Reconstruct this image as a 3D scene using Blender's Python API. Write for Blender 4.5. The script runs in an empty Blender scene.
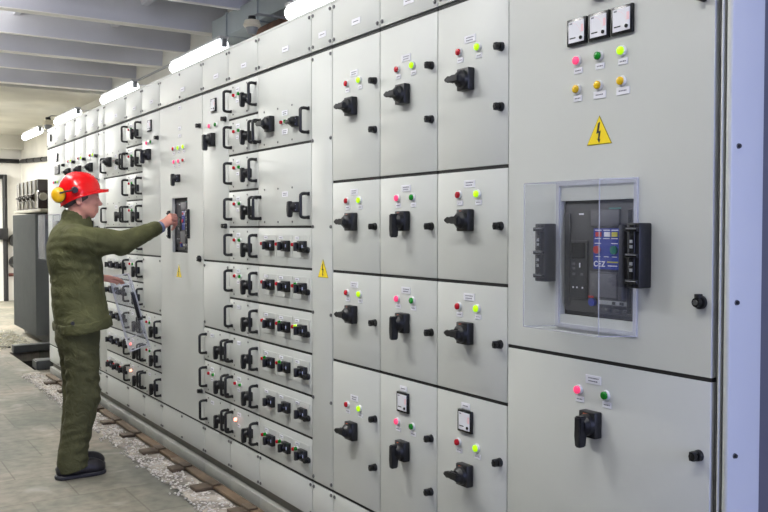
import bpy, bmesh, math, random
import numpy as np
from mathutils import Vector, Matrix
random.seed(7)
SC = bpy.context.scene
COL = SC.collection
PI = math.pi

# ------------------------------------------------------------------ materials
def new_mat(name):
    m = bpy.data.materials.new(name); m.use_nodes = True
    nt = m.node_tree; b = nt.nodes['Principled BSDF']
    return m, nt, b
def lin(c):
    return tuple((x/12.92 if x <= .04045 else ((x+.055)/1.055)**2.4) for x in c)
def simple(name, rgb, rough=.5, metal=0, emit=None, es=0, bump=0, bscale=200, spec=.5, var=0, vscale=6):
    m, nt, b = new_mat(name)
    c = lin(rgb)
    b.inputs['Base Color'].default_value = (*c, 1)
    b.inputs['Roughness'].default_value = rough
    b.inputs['Metallic'].default_value = metal
    b.inputs['Specular IOR Level'].default_value = spec
    if emit:
        b.inputs['Emission Color'].default_value = (*lin(emit), 1)
        b.inputs['Emission Strength'].default_value = es
    tc = nt.nodes.new('ShaderNodeTexCoord')
    if bump:
        n = nt.nodes.new('ShaderNodeTexNoise'); n.inputs['Scale'].default_value = bscale; n.inputs['Detail'].default_value = 3
        nt.links.new(tc.outputs['Object'], n.inputs['Vector'])
        bp = nt.nodes.new('ShaderNodeBump'); bp.inputs['Strength'].default_value = bump; bp.inputs['Distance'].default_value = .002
        nt.links.new(n.outputs['Fac'], bp.inputs['Height']); nt.links.new(bp.outputs['Normal'], b.inputs['Normal'])
    if var:
        n = nt.nodes.new('ShaderNodeTexNoise'); n.inputs['Scale'].default_value = vscale; n.inputs['Detail'].default_value = 5
        nt.links.new(tc.outputs['Object'], n.inputs['Vector'])
        r = nt.nodes.new('ShaderNodeValToRGB')
        r.color_ramp.elements[0].position = .35; r.color_ramp.elements[1].position = .68
        r.color_ramp.elements[0].color = (*[x*(1-var) for x in c], 1); r.color_ramp.elements[1].color = (*[min(1, x*(1+var)) for x in c], 1)
        nt.links.new(n.outputs['Fac'], r.inputs['Fac']); nt.links.new(r.outputs['Color'], b.inputs['Base Color'])
    return m

M = {}
M['paint'] = simple('grey_powder_paint', (.775, .785, .772), .45, bump=.06, bscale=450, var=.015, vscale=3)
M['paint2'] = simple('grey_frame_paint', (.62, .62, .61), .5)
M['plinth'] = simple('plinth_grey', (.60, .60, .575), .6, var=.08, vscale=5)
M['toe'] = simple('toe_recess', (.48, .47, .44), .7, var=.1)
M['seal'] = simple('black_seal_and_gap', (.05, .05, .055), .7)
M['black'] = simple('black_plastic', (.075, .078, .09), .42)
M['black2'] = simple('black_gloss', (.05, .05, .06), .25)
M['breaker'] = simple('breaker_charcoal', (.235, .235, .25), .5, bump=.05)
M['breaker2'] = simple('breaker_dark', (.14, .145, .17), .45)
M['brkgrey'] = simple('breaker_grey', (.36, .36, .38), .5)
M['blue'] = simple('blue_label', (.11, .20, .58), .5)
M['white'] = simple('white_label', (.90, .90, .93), .5)
M['lblue'] = simple('switch_label', (.80, .83, .98), .5)
M['ink'] = simple('grey_ink', (.42, .42, .48), .6)
M['dink'] = simple('dark_ink', (.12, .12, .14), .6)
M['redink'] = simple('red_ink', (.95, .80, .82), .6)
M['bezel'] = simple('white_bezel', (.88, .88, .88), .35)
M['red'] = simple('red_lens', (.72, .07, .15), .2)
M['pink'] = simple('pink_lit_lens', (.97, .25, .45), .25, emit=(1, .30, .48), es=.55)
M['green'] = simple('green_lens', (.06, .52, .14), .2)
M['ygreen'] = simple('yellow_green_lit_lens', (.72, .95, .05), .25, emit=(.75, 1, .05), es=.5)
M['yellow'] = simple('amber_lens', (.88, .72, .08), .25)
M['lit'] = simple('warm_lit_lens', (1, .75, .65), .3, emit=(1, .52, .42), es=5)
M['glow'] = simple('pink_lit_button', (1, .5, .5), .3, emit=(1, .38, .36), es=3)
M['orange'] = simple('orange_mark', (.80, .34, .12), .5)
M['sign'] = simple('yellow_sign', (.96, .85, .05), .45)
M['signb'] = simple('sign_border', (.55, .48, .03), .5)
M['steel'] = simple('steel', (.55, .55, .55), .3, 1)
M['dsteel'] = simple('dark_fastener', (.45, .45, .46), .4, .6)
M['redbtn'] = simple('red_button', (.72, .16, .17), .4)
M['greenbtn'] = simple('green_button', (.05, .45, .36), .4)
M['yel2'] = simple('yellow_flag', (.72, .70, .25), .5)
M['teal'] = simple('teal_print', (.25, .50, .48), .5)
M['lbox'] = simple('lamp_housing', (.82, .82, .82), .5)
M['tube'] = simple('fluorescent_glow', (1, 1, 1), .5, emit=(.97, .985, 1), es=5)
M['ceil'] = simple('ceiling_grey_concrete', (.80, .795, .79), .85, var=.06, vscale=1.3, bump=.1, bscale=30)
M['rib'] = simple('rib_concrete', (.80, .80, .825), .85, var=.06, vscale=1.5, bump=.1, bscale=30)
M['ribb'] = simple('pale_rib_edge', (.93, .92, .89), .8)  # rib undersides, a paler tone than the rib sides
M['soffit'] = simple('stained_soffit', (.76, .75, .71), .85, var=.16, vscale=.9)
M['wall'] = simple('white_wall', (.89, .88, .86), .85, var=.05, vscale=1.2, bump=.15, bscale=20)
M['cream'] = simple('cream_wall', (.85, .84, .81), .85, var=.09, vscale=1.5)
M['dimwall'] = simple('grey_low_bounce_wall', (.56, .57, .56), .7, var=.05)
M['duct'] = simple('blue_grey_steel', (.60, .63, .64), .6, var=.04)
M['rust'] = simple('rust_brown', (.36, .24, .17), .8, var=.3, vscale=8)
M['beige'] = simple('alarm_cream', (.86, .83, .75), .45)
M['hornm'] = simple('alarm_grey', (.55, .56, .57), .4)
M['pipe'] = simple('black_pipe', (.07, .07, .08), .5)
M['pipered'] = simple('rusty_pipe', (.34, .17, .14), .7, var=.2)
M['trgrey'] = simple('transformer_green_grey', (.33, .345, .345), .5, var=.05)
M['trdark'] = simple('transformer_dark', (.24, .215, .19), .6, var=.25, vscale=5)
M['trlid'] = simple('transformer_lid', (.58, .56, .50), .6)
M['porc'] = simple('brown_porcelain', (.18, .13, .11), .25)
M['wood'] = simple('weathered_wood', (.39, .32, .245), .8, var=.25, vscale=7, bump=.3, bscale=60)
M['wood2'] = simple('weathered_wood_dark', (.31, .26, .205), .8, var=.25, vscale=7, bump=.3, bscale=60)
M['gravel'] = simple('pale_gravel', (.60, .57, .53), .9, var=.55, vscale=7, bump=.9, bscale=70)
M['stone'] = simple('pale_stone', (.80, .78, .76), .9, var=.2, vscale=20)
M['straw'] = simple('pale_shavings', (.78, .76, .68), .9, var=.2)
M['pit'] = simple('pit_dark', (.16, .15, .14), .9, var=.3)
M['channel'] = simple('dark_steel_channel', (.19, .20, .20), .6, var=.2)
M['skin'] = simple('skin', (.80, .57, .50), .5, var=.06, vscale=30)
M['skin'].node_tree.nodes['Principled BSDF'].inputs['Subsurface Weight'].default_value = .06
M['skin'].node_tree.nodes['Principled BSDF'].inputs['Subsurface Radius'].default_value = (.01, .004, .002)
M['eyew'] = simple('eye_white', (.85, .82, .80), .2)
M['iris'] = simple('iris_dark', (.12, .10, .10), .2)
M['lips'] = simple('lips', (.66, .36, .34), .5)
M['hair'] = simple('greying_hair', (.32, .28, .25), .8, bump=.6, bscale=300)
M['helmet'] = simple('red_helmet', (.87, .05, .07), .16)
M['hstrap'] = simple('dark_red_band', (.50, .03, .05), .4)
M['muff'] = simple('yellow_muff', (.92, .70, .05), .35)
M['sole'] = simple('shoe_sole', (.17, .17, .19), .6)
M['shoe'] = simple('black_leather', (.115, .105, .125), .45, bump=.2, bscale=60)
M['cuff'] = simple('blue_shirt_cuff', (.42, .46, .58), .8)

def cloth(name, rgb):
    m, nt, b = new_mat(name)
    b.inputs['Roughness'].default_value = .85; b.inputs['Specular IOR Level'].default_value = .25
    tc = nt.nodes.new('ShaderNodeTexCoord')
    n = nt.nodes.new('ShaderNodeTexNoise'); n.inputs['Scale'].default_value = 9; n.inputs['Detail'].default_value = 6; n.inputs['Distortion'].default_value = .6
    nt.links.new(tc.outputs['Object'], n.inputs['Vector'])
    c = lin(rgb); r = nt.nodes.new('ShaderNodeValToRGB')
    r.color_ramp.elements[0].position = .3; r.color_ramp.elements[1].position = .7
    r.color_ramp.elements[0].color = (*[x*.82 for x in c], 1); r.color_ramp.elements[1].color = (*[x*1.18 for x in c], 1)
    nt.links.new(n.outputs['Fac'], r.inputs['Fac']); nt.links.new(r.outputs['Color'], b.inputs['Base Color'])
    n2 = nt.nodes.new('ShaderNodeTexNoise'); n2.inputs['Scale'].default_value = 16; n2.inputs['Detail'].default_value = 3; n2.inputs['Distortion'].default_value = 1.2
    nt.links.new(tc.outputs['Object'], n2.inputs['Vector'])
    bp = nt.nodes.new('ShaderNodeBump'); bp.inputs['Strength'].default_value = .8; bp.inputs['Distance'].default_value = .014
    nt.links.new(n2.outputs['Fac'], bp.inputs['Height']); nt.links.new(bp.outputs['Normal'], b.inputs['Normal'])
    return m
M['jacket'] = cloth('olive_jacket_cloth', (.315, .318, .205))
M['trousers'] = cloth('olive_trouser_cloth', (.285, .285, .19))
M['seam'] = simple('seam_thread', (.24, .25, .14), .9)

def clear(name, tint, gloss, haze):
    m = bpy.data.materials.new(name); m.use_nodes = True; nt = m.node_tree
    for n in list(nt.nodes): nt.nodes.remove(n)
    out = nt.nodes.new('ShaderNodeOutputMaterial')
    t = nt.nodes.new('ShaderNodeBsdfTransparent'); t.inputs['Color'].default_value = (*tint, 1)
    g = nt.nodes.new('ShaderNodeBsdfGlossy'); g.inputs['Roughness'].default_value = .08; g.inputs['Color'].default_value = (1, 1, 1, 1)
    d = nt.nodes.new('ShaderNodeBsdfDiffuse'); d.inputs['Color'].default_value = (.87, .88, .93, 1)
    a = nt.nodes.new('ShaderNodeMixShader'); a.inputs[0].default_value = gloss
    bm = nt.nodes.new('ShaderNodeMixShader'); bm.inputs[0].default_value = haze
    nt.links.new(t.outputs[0], a.inputs[1]); nt.links.new(g.outputs[0], a.inputs[2])
    nt.links.new(a.outputs[0], bm.inputs[1]); nt.links.new(d.outputs[0], bm.inputs[2])
    nt.links.new(bm.outputs[0], out.inputs['Surface'])
    return m
M['clear'] = clear('clear_polycarbonate', (.965, .97, .98), .035, .014)
M['clearrim'] = clear('clear_polycarbonate_rim', (.80, .81, .85), .06, .30)
M['clearedge'] = clear('clear_polycarbonate_edge', (.86, .87, .95), .08, .45)

def floor_mat():
    m, nt, b = new_mat('concrete_floor')
    tc = nt.nodes.new('ShaderNodeTexCoord')
    def noise(s, d=6, dist=0):
        n = nt.nodes.new('ShaderNodeTexNoise'); n.inputs['Scale'].default_value = s; n.inputs['Detail'].default_value = d; n.inputs['Distortion'].default_value = dist
        nt.links.new(tc.outputs['Object'], n.inputs['Vector']); return n
    a = noise(1.1, 7, .4); r = nt.nodes.new('ShaderNodeValToRGB')
    e = r.color_ramp.elements
    e[0].position = .32; e[0].color = (*lin((.40, .395, .365)), 1)
    e[1].position = .70; e[1].color = (*lin((.585, .54, .49)), 1)
    x = e.new(.5); x.color = (*lin((.49, .475, .435)), 1)
    nt.links.new(a.outputs['Fac'], r.inputs['Fac'])
    f2 = noise(13, 8); r2 = nt.nodes.new('ShaderNodeValToRGB'); r2.color_ramp.elements[0].position = .3; r2.color_ramp.elements[1].position = .62
    r2.color_ramp.elements[0].color = (.60, .61, .58, 1); r2.color_ramp.elements[1].color = (1.16, 1.15, 1.12, 1)
    nt.links.new(f2.outputs['Fac'], r2.inputs['Fac'])
    mx = nt.nodes.new('ShaderNodeMixRGB'); mx.blend_type = 'MULTIPLY'; mx.inputs[0].default_value = .75
    nt.links.new(r.outputs['Color'], mx.inputs[1]); nt.links.new(r2.outputs['Color'], mx.inputs[2])
    br = nt.nodes.new('ShaderNodeTexBrick'); br.offset = .5
    br.inputs['Scale'].default_value = 1; br.inputs['Brick Width'].default_value = .5; br.inputs['Row Height'].default_value = .5
    br.inputs['Mortar Size'].default_value = .006; br.inputs['Mortar Smooth'].default_value = .6
    br.inputs['Color1'].default_value = (1, 1, 1, 1); br.inputs['Color2'].default_value = (.74, .77, .74, 1); br.inputs['Mortar'].default_value = (.52, .51, .47, 1)
    nt.links.new(tc.outputs['Object'], br.inputs['Vector'])
    m2 = nt.nodes.new('ShaderNodeMixRGB'); m2.blend_type = 'MULTIPLY'; m2.inputs[0].default_value = .8
    nt.links.new(mx.outputs[0], m2.inputs[1]); nt.links.new(br.outputs['Color'], m2.inputs[2])
    # whitish grinding stain near the gravel, a stain in the concrete itself
    st = noise(3.2, 6, .8); r3 = nt.nodes.new('ShaderNodeValToRGB'); r3.color_ramp.elements[0].position = .60; r3.color_ramp.elements[1].position = .75
    nt.links.new(st.outputs['Fac'], r3.inputs['Fac'])
    m3 = nt.nodes.new('ShaderNodeMixRGB'); m3.inputs[2].default_value = (*lin((.70, .69, .65)), 1)
    ml = nt.nodes.new('ShaderNodeMath'); ml.operation = 'MULTIPLY'; ml.inputs[1].default_value = .5
    nt.links.new(r3.outputs['Color'], ml.inputs[0]); nt.links.new(ml.outputs[0], m3.inputs[0]); nt.links.new(m2.outputs[0], m3.inputs[1])
    nt.links.new(m3.outputs[0], b.inputs['Base Color'])
    b.inputs['Roughness'].default_value = .7
    bp = nt.nodes.new('ShaderNodeBump'); bp.inputs['Strength'].default_value = .25; bp.inputs['Distance'].default_value = .004
    nt.links.new(f2.outputs['Fac'], bp.inputs['Height']); nt.links.new(bp.outputs['Normal'], b.inputs['Normal'])
    return m
M['floor'] = floor_mat()

# ------------------------------------------------------------------ mesh builder
class MB:
    def __init__(s, *mats): s.bm = bmesh.new(); s.mats = list(mats)
    def mi(s, m):
        if m not in s.mats: s.mats.append(m)
        return s.mats.index(m)
    def box(s, lo, hi, m=None, bev=0, seg=2, X=None):
        m = s.mi(m or s.mats[0])
        c = [(a+b)/2 for a, b in zip(lo, hi)]; d = [abs(b-a) for a, b in zip(lo, hi)]
        T = Matrix.Translation(c) @ Matrix.Diagonal((*d, 1))
        if X is not None: T = X @ T
        v = bmesh.ops.create_cube(s.bm, size=1, matrix=T)['verts']
        fs = set(f for q in v for f in q.link_faces)
        for f in fs: f.material_index = m
        if bev:
            es = list(set(e for q in v for e in q.link_edges))
            bmesh.ops.bevel(s.bm, geom=es, offset=bev, segments=seg, affect='EDGES', profile=.5, clamp_overlap=True)
        return s
    def cyl(s, a, b, r, m=None, r2=None, seg=20, X=None):
        m = s.mi(m or s.mats[0]); a = Vector(a); b = Vector(b); d = b-a
        T = Matrix.Translation((a+b)/2) @ d.to_track_quat('Z', 'Y').to_matrix().to_4x4()
        if X is not None: T = X @ T
        v = bmesh.ops.create_cone(s.bm, cap_ends=True, segments=seg, radius1=r, radius2=r if r2 is None else r2, depth=d.length, matrix=T)['verts']
        for f in set(f for q in v for f in q.link_faces): f.material_index = m
        return s
    def ball(s, c, r, m=None, u=20, w=12, X=None):
        m = s.mi(m or s.mats[0])
        if not hasattr(r, '__len__'): r = (r, r, r)
        T = Matrix.Translation(c) @ Matrix.Diagonal((*r, 1))
        if X is not None: T = X @ T
        v = bmesh.ops.create_uvsphere(s.bm, u_segments=u, v_segments=w, radius=1, matrix=T)['verts']
        for f in set(f for q in v for f in q.link_faces): f.material_index = m
        return s
    def tube(s, pts, r, m=None, seg=10, flat=None):
        m = s.mi(m or s.mats[0]); P = [Vector(p) for p in pts]; rings = []
        ref = None
        for i, p in enumerate(P):
            t = (P[min(i+1, len(P)-1)] - P[max(i-1, 0)]).normalized()
            if ref is None: ref = t.orthogonal().normalized()
            ref = (ref - t*ref.dot(t)).normalized(); bi = t.cross(ref)
            rr = r[i] if hasattr(r, '__len__') else r
            rings.append([s.bm.verts.new(p + (ref*math.cos(2*PI*k/seg) + bi*math.sin(2*PI*k/seg))*rr) for k in range(seg)])
        for A, B in zip(rings, rings[1:]):
            for k in range(seg):
                s.bm.faces.new((A[k], A[(k+1) % seg], B[(k+1) % seg], B[k])).material_index = m
        s.bm.faces.new(rings[0][::-1]).material_index = m; s.bm.faces.new(rings[-1]).material_index = m
        return s
    def prism(s, poly, x0, x1, m=None):
        """poly in (y,z), extruded along x"""
        m = s.mi(m or s.mats[0])
        a = [s.bm.verts.new((x0, y, z)) for y, z in poly]; b = [s.bm.verts.new((x1, y, z)) for y, z in poly]
        n = len(poly)
        fs = [s.bm.faces.new(a), s.bm.faces.new(b[::-1])]
        fs += [s.bm.faces.new((a[i], b[i], b[(i+1) % n], a[(i+1) % n])) for i in range(n)]
        for f in fs: f.material_index = m
        return s
    def quad(s, pts, m=None):
        f = s.bm.faces.new([s.bm.verts.new(p) for p in pts]); f.material_index = s.mi(m or s.mats[0]); return s
    def mesh(s, name, smooth=35):
        bmesh.ops.recalc_face_normals(s.bm, faces=s.bm.faces[:])
        me = bpy.data.meshes.new(name); s.bm.to_mesh(me); s.bm.free()
        for m in s.mats: me.materials.append(m)
        if smooth:
            me.polygons.foreach_set('use_smooth', [True]*len(me.polygons))
            try: me.set_sharp_from_angle(angle=math.radians(smooth))
            except Exception: pass
        return me

def wloc(o):
    v = o.location.copy()
    while o.parent: o = o.parent; v = v + o.location
    return v
def put(name, me, parent=None, loc=(0, 0, 0), label=None):
    """mesh placed at world loc (its own coordinates are relative to loc)"""
    o = bpy.data.objects.new(name, me); COL.objects.link(o)
    loc = Vector(loc)
    if parent: o.parent = parent; loc = loc - wloc(parent)
    o.location = loc
    if label: o['label'] = label
    return o
def tag(o, label, cat, group=None, kind=None):
    o['label'] = label; o['category'] = cat
    if group: o['group'] = group
    if kind: o['kind'] = kind
    return o
def thing(name, loc, label, cat, group=None):
    o = bpy.data.objects.new(name, None); COL.objects.link(o); o.location = loc; o.empty_display_size = .1
    return tag(o, label, cat, group)
def struct(name, me, loc=(0, 0, 0)):
    o = put(name, me, None, loc); o['kind'] = 'structure'; return o

# ------------------------------------------------------------------ camera (set back to stand in the aisle)
F_PX = 871.8
cam = bpy.data.cameras.new('camera'); co = bpy.data.objects.new('camera', cam); COL.objects.link(co)
cam.sensor_width = 36; cam.lens = F_PX/768*36; cam.clip_start = .02
pit, yaw = math.radians(1.7936), math.radians(32.5154)
fw = Vector((math.sin(yaw)*math.cos(pit), math.cos(yaw)*math.cos(pit), -math.sin(pit)))
co.location = (-1.912, 0, 1.491)
co.rotation_euler = fw.to_track_quat('-Z', 'Y').to_euler()
SC.camera = co

# ------------------------------------------------------------------ shared device meshes (origin on the panel face, sticking out to -X)
def lamp_mesh(lens):
    b = MB(M['bezel'])
    b.cyl((0, 0, 0), (-.007, 0, 0), .0155, M['bezel'], r2=.0145, seg=24)
    b.cyl((-.007, 0, 0), (-.012, 0, 0), .0118, lens, seg=20)
    b.ball((-.012, 0, 0), (.004, .0116, .0116), lens, 20, 10)
    return b.mesh('indicator_lamp')
LAMP = {k: lamp_mesh(M[k]) for k in ('red', 'pink', 'green', 'ygreen', 'yellow', 'lit')}
def small_lamp(lens):
    b = MB(lens); b.cyl((0, 0, 0), (-.006, 0, 0), .0125, M['bezel'], seg=18); b.cyl((-.006, 0, 0), (-.016, 0, 0), .0098, lens, r2=.0085, seg=16)
    return b.mesh('push_button')
SLAMP = {k: small_lamp(M[k]) for k in ('red', 'green', 'lit', 'pink', 'ygreen', 'glow')}
def plate_mesh(w, h, lines=1):
    b = MB(M['white']); b.box((-.0025, -w/2, -h/2), (0, w/2, h/2), M['white'], .0006, 1)
    for i in range(lines):
        z = (lines-1)*.0045 - i*.009
        x = -w*.30
        while x < w*.30:
            ww = random.uniform(.003, .007)
            b.box((-.003, -(x+ww), z-.0018), (-.0024, -x, z+.0018), M['ink']); x += ww+.0018
    return b.mesh('name_plate')
PL_S = plate_mesh(.034, .018); PL_M = plate_mesh(.048, .022, 1); PL_L = plate_mesh(.062, .026, 2); PL_H = plate_mesh(.07, .026, 1)
PL_T = plate_mesh(.04, .014)

def switch_base_mesh(w=.066, h=.078, d=.03):
    b = MB(M['black'])
    b.box((-d, -w/2, -h/2), (0, w/2, h/2), M['black'], .004)
    b.cyl((-d, 0, 0), (-d-.012, 0, 0), min(w, h)*.50, M['black'], r2=min(w, h)*.46, seg=28)
    b.cyl((-d-.012, 0, 0), (-d-.024, 0, 0), min(w, h)*.44, M['black'], r2=min(w, h)*.30, seg=28)
    b.box((-d-.0012, -w/2+.006, -.016), (-d+.001, -w/2+.018, .014), M['lblue'])
    b.box((-d-.0012, -.001, h/2-.016), (-d+.001, .014, h/2-.006), M['orange'])
    return b.mesh('switch_base')
def lever_mesh(vertical=True, L=.064, x0=-.040, x1=-.070, w=.026):
    b = MB(M['black'])
    prof = [(-w*.5, .028), (w*.5, .028), (w*.52, -.012), (w*.40, -.03), (w*.40, -L), (-w*.40, -L), (-w*.40, -.03), (-w*.52, -.012)]
    if not vertical: k = L/.058; prof = [(-.022*k, -.013*k), (.024*k, -.013*k), (.036*k, -.0075*k), (L, -.0065*k), (L, .0065*k), (.036*k, .0075*k), (.024*k, .013*k), (-.022*k, .013*k)]
    b.prism(prof, x0, x1)
    bmesh.ops.bevel(b.bm, geom=b.bm.edges[:], offset=.004, segments=2, affect='EDGES')
    return b.mesh('switch_lever')
SWB = switch_base_mesh(); LEV_V = lever_mesh(True); LEV_H = lever_mesh(False, .058, -.042, -.068, .028)
SWB_S = switch_base_mesh(.056, .05, .022); LEV_S = lever_mesh(True, .05, -.03, -.055, .022); LEV_SH = lever_mesh(False, .045, -.03, -.05, .018)
def mini_switch():
    b = MB(M['black'])
    b.box((-.022, -.034, -.027), (0, .034, .027), M['black'], .003)
    b.cyl((-.022, .004, 0), (-.036, .004, 0), .021, M['black2'], r2=.018, seg=20)
    b.box((-.052, -.004, -.021), (-.034, .012, .021), M['black'], .003)
    b.box((-.0228, -.029, -.006), (-.0215, -.022, .008), M['lblue'])
    return b.mesh('mini_rotary_switch')
MINI = mini_switch()
def latch_mesh():
    b = MB(M['black']); b.cyl((0, 0, 0), (-.012, 0, 0), .0155, M['black'], r2=.014, seg=20)
    b.cyl((-.012, 0, 0), (-.03, 0, 0), .010, M['black2'], seg=16)
    b.box((-.030, -.006, -.0125), (-.010, .010, .0125), M['black'], .003)
    return b.mesh('latch')
LATCH = latch_mesh()
def key_mesh():
    b = MB(M['black']); b.cyl((0, 0, 0), (-.01, 0, 0), .018, M['black'], seg=24); b.cyl((-.01, 0, 0), (-.024, 0, 0), .014, M['black2'], r2=.012, seg=20)
    b.cyl((-.024, 0, 0), (-.026, 0, 0), .007, M['steel'], seg=14)
    b.box((-.02, -.008, .010), (-.004, .008, .022), M['black'], .002)
    return b.mesh('lock')
LOCK = key_mesh()
def meter_mesh(s=.08):
    h = s/2; b = MB(M['black2'])
    b.box((-.010, -h, -h), (0, h, h), M['black2'], .002)
    b.box((-.0112, -h+.0085, -h+.0085), (-.009, h-.0085, h-.0085), M['white'])
    for k in range(9):
        a = math.radians(8+k*9); R = .044; c = Vector((-h+.018+.0, -h+.024))
        y = -c.x*0 + h-.016 - R*math.sin(a)*1.0; z = -h+.024 + R*math.cos(a)
        b.box((-.0116, y-.0010, z-.0010), (-.0111, y+.0010, z+.0010), M['redink'])
    b.box((-.0116, -h+.010, -.004), (-.0111, -h+.02, .018), M['redink'])
    b.box((-.0118, h-.024, h-.016), (-.0111, h-.013, h-.012), M['ink'])
    b.box((-.0118, .002, -h+.020), (-.0111, h-.014, -h+.0235), M['dink'])
    b.cyl((-.0115, -h+.02, -h+.019), (-.014, -h+.02, -h+.019), .0055, M['black2'], seg=14)
    return b.mesh('panel_meter')
METER = meter_mesh()
def handle_mesh(h=.125):
    b = MB(M['black']); z = h/2-.007
    p = [(0, 0, z)] ; p += [(-.024, 0, z+.001)]
    for k in range(5):
        a = k/4*PI/2; p.append((-.026-.012*math.sin(a), 0, z-.010+.010*math.cos(a)+.0))
    q = [(x, y, -zz) for x, y, zz in p[::-1]]
    p = [(x*1.15, yy, zz) for x, yy, zz in p]; q = [(x*1.15, yy, zz) for x, yy, zz in q]
    b.tube(p+q, .0078, M['black'], 10)
    for sgn in (1, -1): b.box((-.006, -.011, sgn*z-.009), (0, .011, sgn*z+.009), M['black'], .002)
    return b.mesh('pull_handle')
HANDLE = handle_mesh()
def bolt_mesh():
    b = MB(M['dsteel']); b.cyl((0, 0, 0), (-.003, 0, 0), .0085, M['dsteel'], seg=14); b.cyl((-.003, 0, 0), (-.006, 0, 0), .006, M['dsteel'], seg=6)
    return b.mesh('bolt')
BOLT = bolt_mesh()
def sign_mesh(s=.098):
    b = MB(M['sign']); H = s*.866
    def tri(k, x0, x1, m):
        b.prism([(-s/2*k, -H/3*k), (s/2*k, -H/3*k), (0, H*2/3*k)], x0, x1, m)
    tri(1, -.0012, 0, M['signb']); tri(.93, -.0018, -.0011, M['sign'])
    k = s/.098
    bolt = [(-.004, .040), (.004, .036), (.0105, .006), (.002, .008), (.004, -.010), (.0075, -.008), (-.0005, -.022), (-.0055, -.010), (-.0015, -.011), (-.0065, .014), (.001, .0125)]
    b.prism([(y*k*1.0, (z-.002)*k) for y, z in bolt], -.0024, -.0017, M['dink'])
    return b.mesh('warning_sign')
SIGN = sign_mesh()

def lamp(door, k, y, z, x=0): return put('indicator_lamp', LAMP[k], door, (x, y, z), {'red': 'dim red lamp', 'pink': 'lit pink lamp', 'green': 'dark green lamp', 'ygreen': 'lit yellow-green lamp', 'yellow': 'amber lamp', 'lit': 'glowing warm lamp'}[k])
def plate(door, me, y, z, x=0): return put('name_plate', me, door, (x, y, z))
def switch(door, y, z, vertical, x=0, small=False):
    put('switch_base', SWB_S if small else SWB, door, (x, y, z))
    put('switch_lever', (LEV_S if vertical else LEV_SH) if small else (LEV_V if vertical else LEV_H), door, (x, y, z))
def latch(door, y, z, x=0): return put('latch', LATCH, door, (x, y, z))
def bolt(door, y, z, x=0): return put('bolt', BOLT, door, (x, y, z))

# ------------------------------------------------------------------ cabinets
GV, GH, TH = .0025, .006, .018
def panel_mesh(w, h, hole=None):
    """door skin, centred on its own middle; front face at x=0"""
    b = MB(M['paint'])
    if not hole:
        b.box((0, -w/2, -h/2), (TH, w/2, h/2), M['paint'], .002, 2)
    else:
        (y0, y1, z0, z1) = hole
        b.box((0, -w/2, -h/2), (TH, y0, h/2), M['paint']); b.box((0, y1, -h/2), (TH, w/2, h/2), M['paint'])
        b.box((0, y0, z1), (TH, y1, h/2), M['paint']); b.box((0, y0, -h/2), (TH, y1, z0), M['paint'])
    return b.mesh('door')
def door(cab, y0, y1, z0, z1, name='door', hole=None, label=None):
    w = y1-y0-2*GV; h = z1-z0-2*GH; c = (0, (y0+y1)/2, (z0+z1)/2)
    if hole: hole = (hole[0]-c[1], hole[1]-c[1], hole[2]-c[2], hole[3]-c[2])
    return put(name, panel_mesh(w, h, hole), cab, c, label)
HOLE = {}
def cabinet(y0, y1, label, splits, name='switchgear_cabinet', group=None, centre_bolts=False, hplate=None):
    yc = (y0+y1)/2
    cab = thing(name, (.3, yc, 0), label, 'cabinet', group)
    b = MB(M['paint2'])
    holes = HOLE.get(round(y0, 2))
    if holes:
        hy0, hy1, hz0, hz1 = holes; D = .20
        b.box((.022, y0+.001, .13), (.6, hy0, 2.5)); b.box((.022, hy1, .13), (.6, y1-.001, 2.5))
        b.box((.022, hy0, hz1), (.6, hy1, 2.5)); b.box((.022, hy0, .13), (.6, hy1, hz0)); b.box((D, hy0, hz0), (.6, hy1, hz1))
        for lo, hi in (((.019, hy0-.0, hz0), (D, hy0+.003, hz1)), ((.019, hy1-.003, hz0), (D, hy1, hz1)), ((.019, hy0+.003, hz1-.003), (D, hy1-.003, hz1)), ((.019, hy0+.003, hz0), (D, hy1-.003, hz0+.003))): b.box(lo, hi, M['seal'])
    else:
        b.box((.022, y0+.001, .13), (.6, y1-.001, 2.5))
    for (a, c, z) in splits:                                     # dark rubber seals in the horizontal joints
        b.box((.003, a+.003, z-.0058), (.022, c-.003, z+.0058), M['seal'])
    b.box((0.0, y0+.0005, 2.496), (.6, y1-.0005, 2.506), M['paint'])
    put('body', b.mesh('cabinet_body'), cab, (0, 0, 0))
    # header cover plate
    hd = put('header_panel', panel_mesh(y1-y0-2*GV, .19-2*.003), cab, (0, yc, 2.403))
    for yy in (y0+.018, y1-.018):
        for zz in (2.332, 2.476): bolt(hd, yy, zz)
    if centre_bolts:
        for zz in (2.332, 2.476): bolt(hd, yc, zz)
    plate(hd, PL_H, y0+(hplate if hplate else (y1-y0)*.43), 2.374)
    # base cover plate
    bp = put('base_panel', panel_mesh(y1-y0-2*GV, .172-2*.003), cab, (0, yc, .208))
    for yy in (y0+.016, y1-.016):
        for zz in (.277, .142): bolt(bp, yy, zz)
    if centre_bolts:
        for zz in (.277, .142): bolt(bp, yc, zz)
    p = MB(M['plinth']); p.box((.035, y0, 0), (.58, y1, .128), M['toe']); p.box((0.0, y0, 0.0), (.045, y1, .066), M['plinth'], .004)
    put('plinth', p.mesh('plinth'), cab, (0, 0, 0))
    return cab

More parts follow.
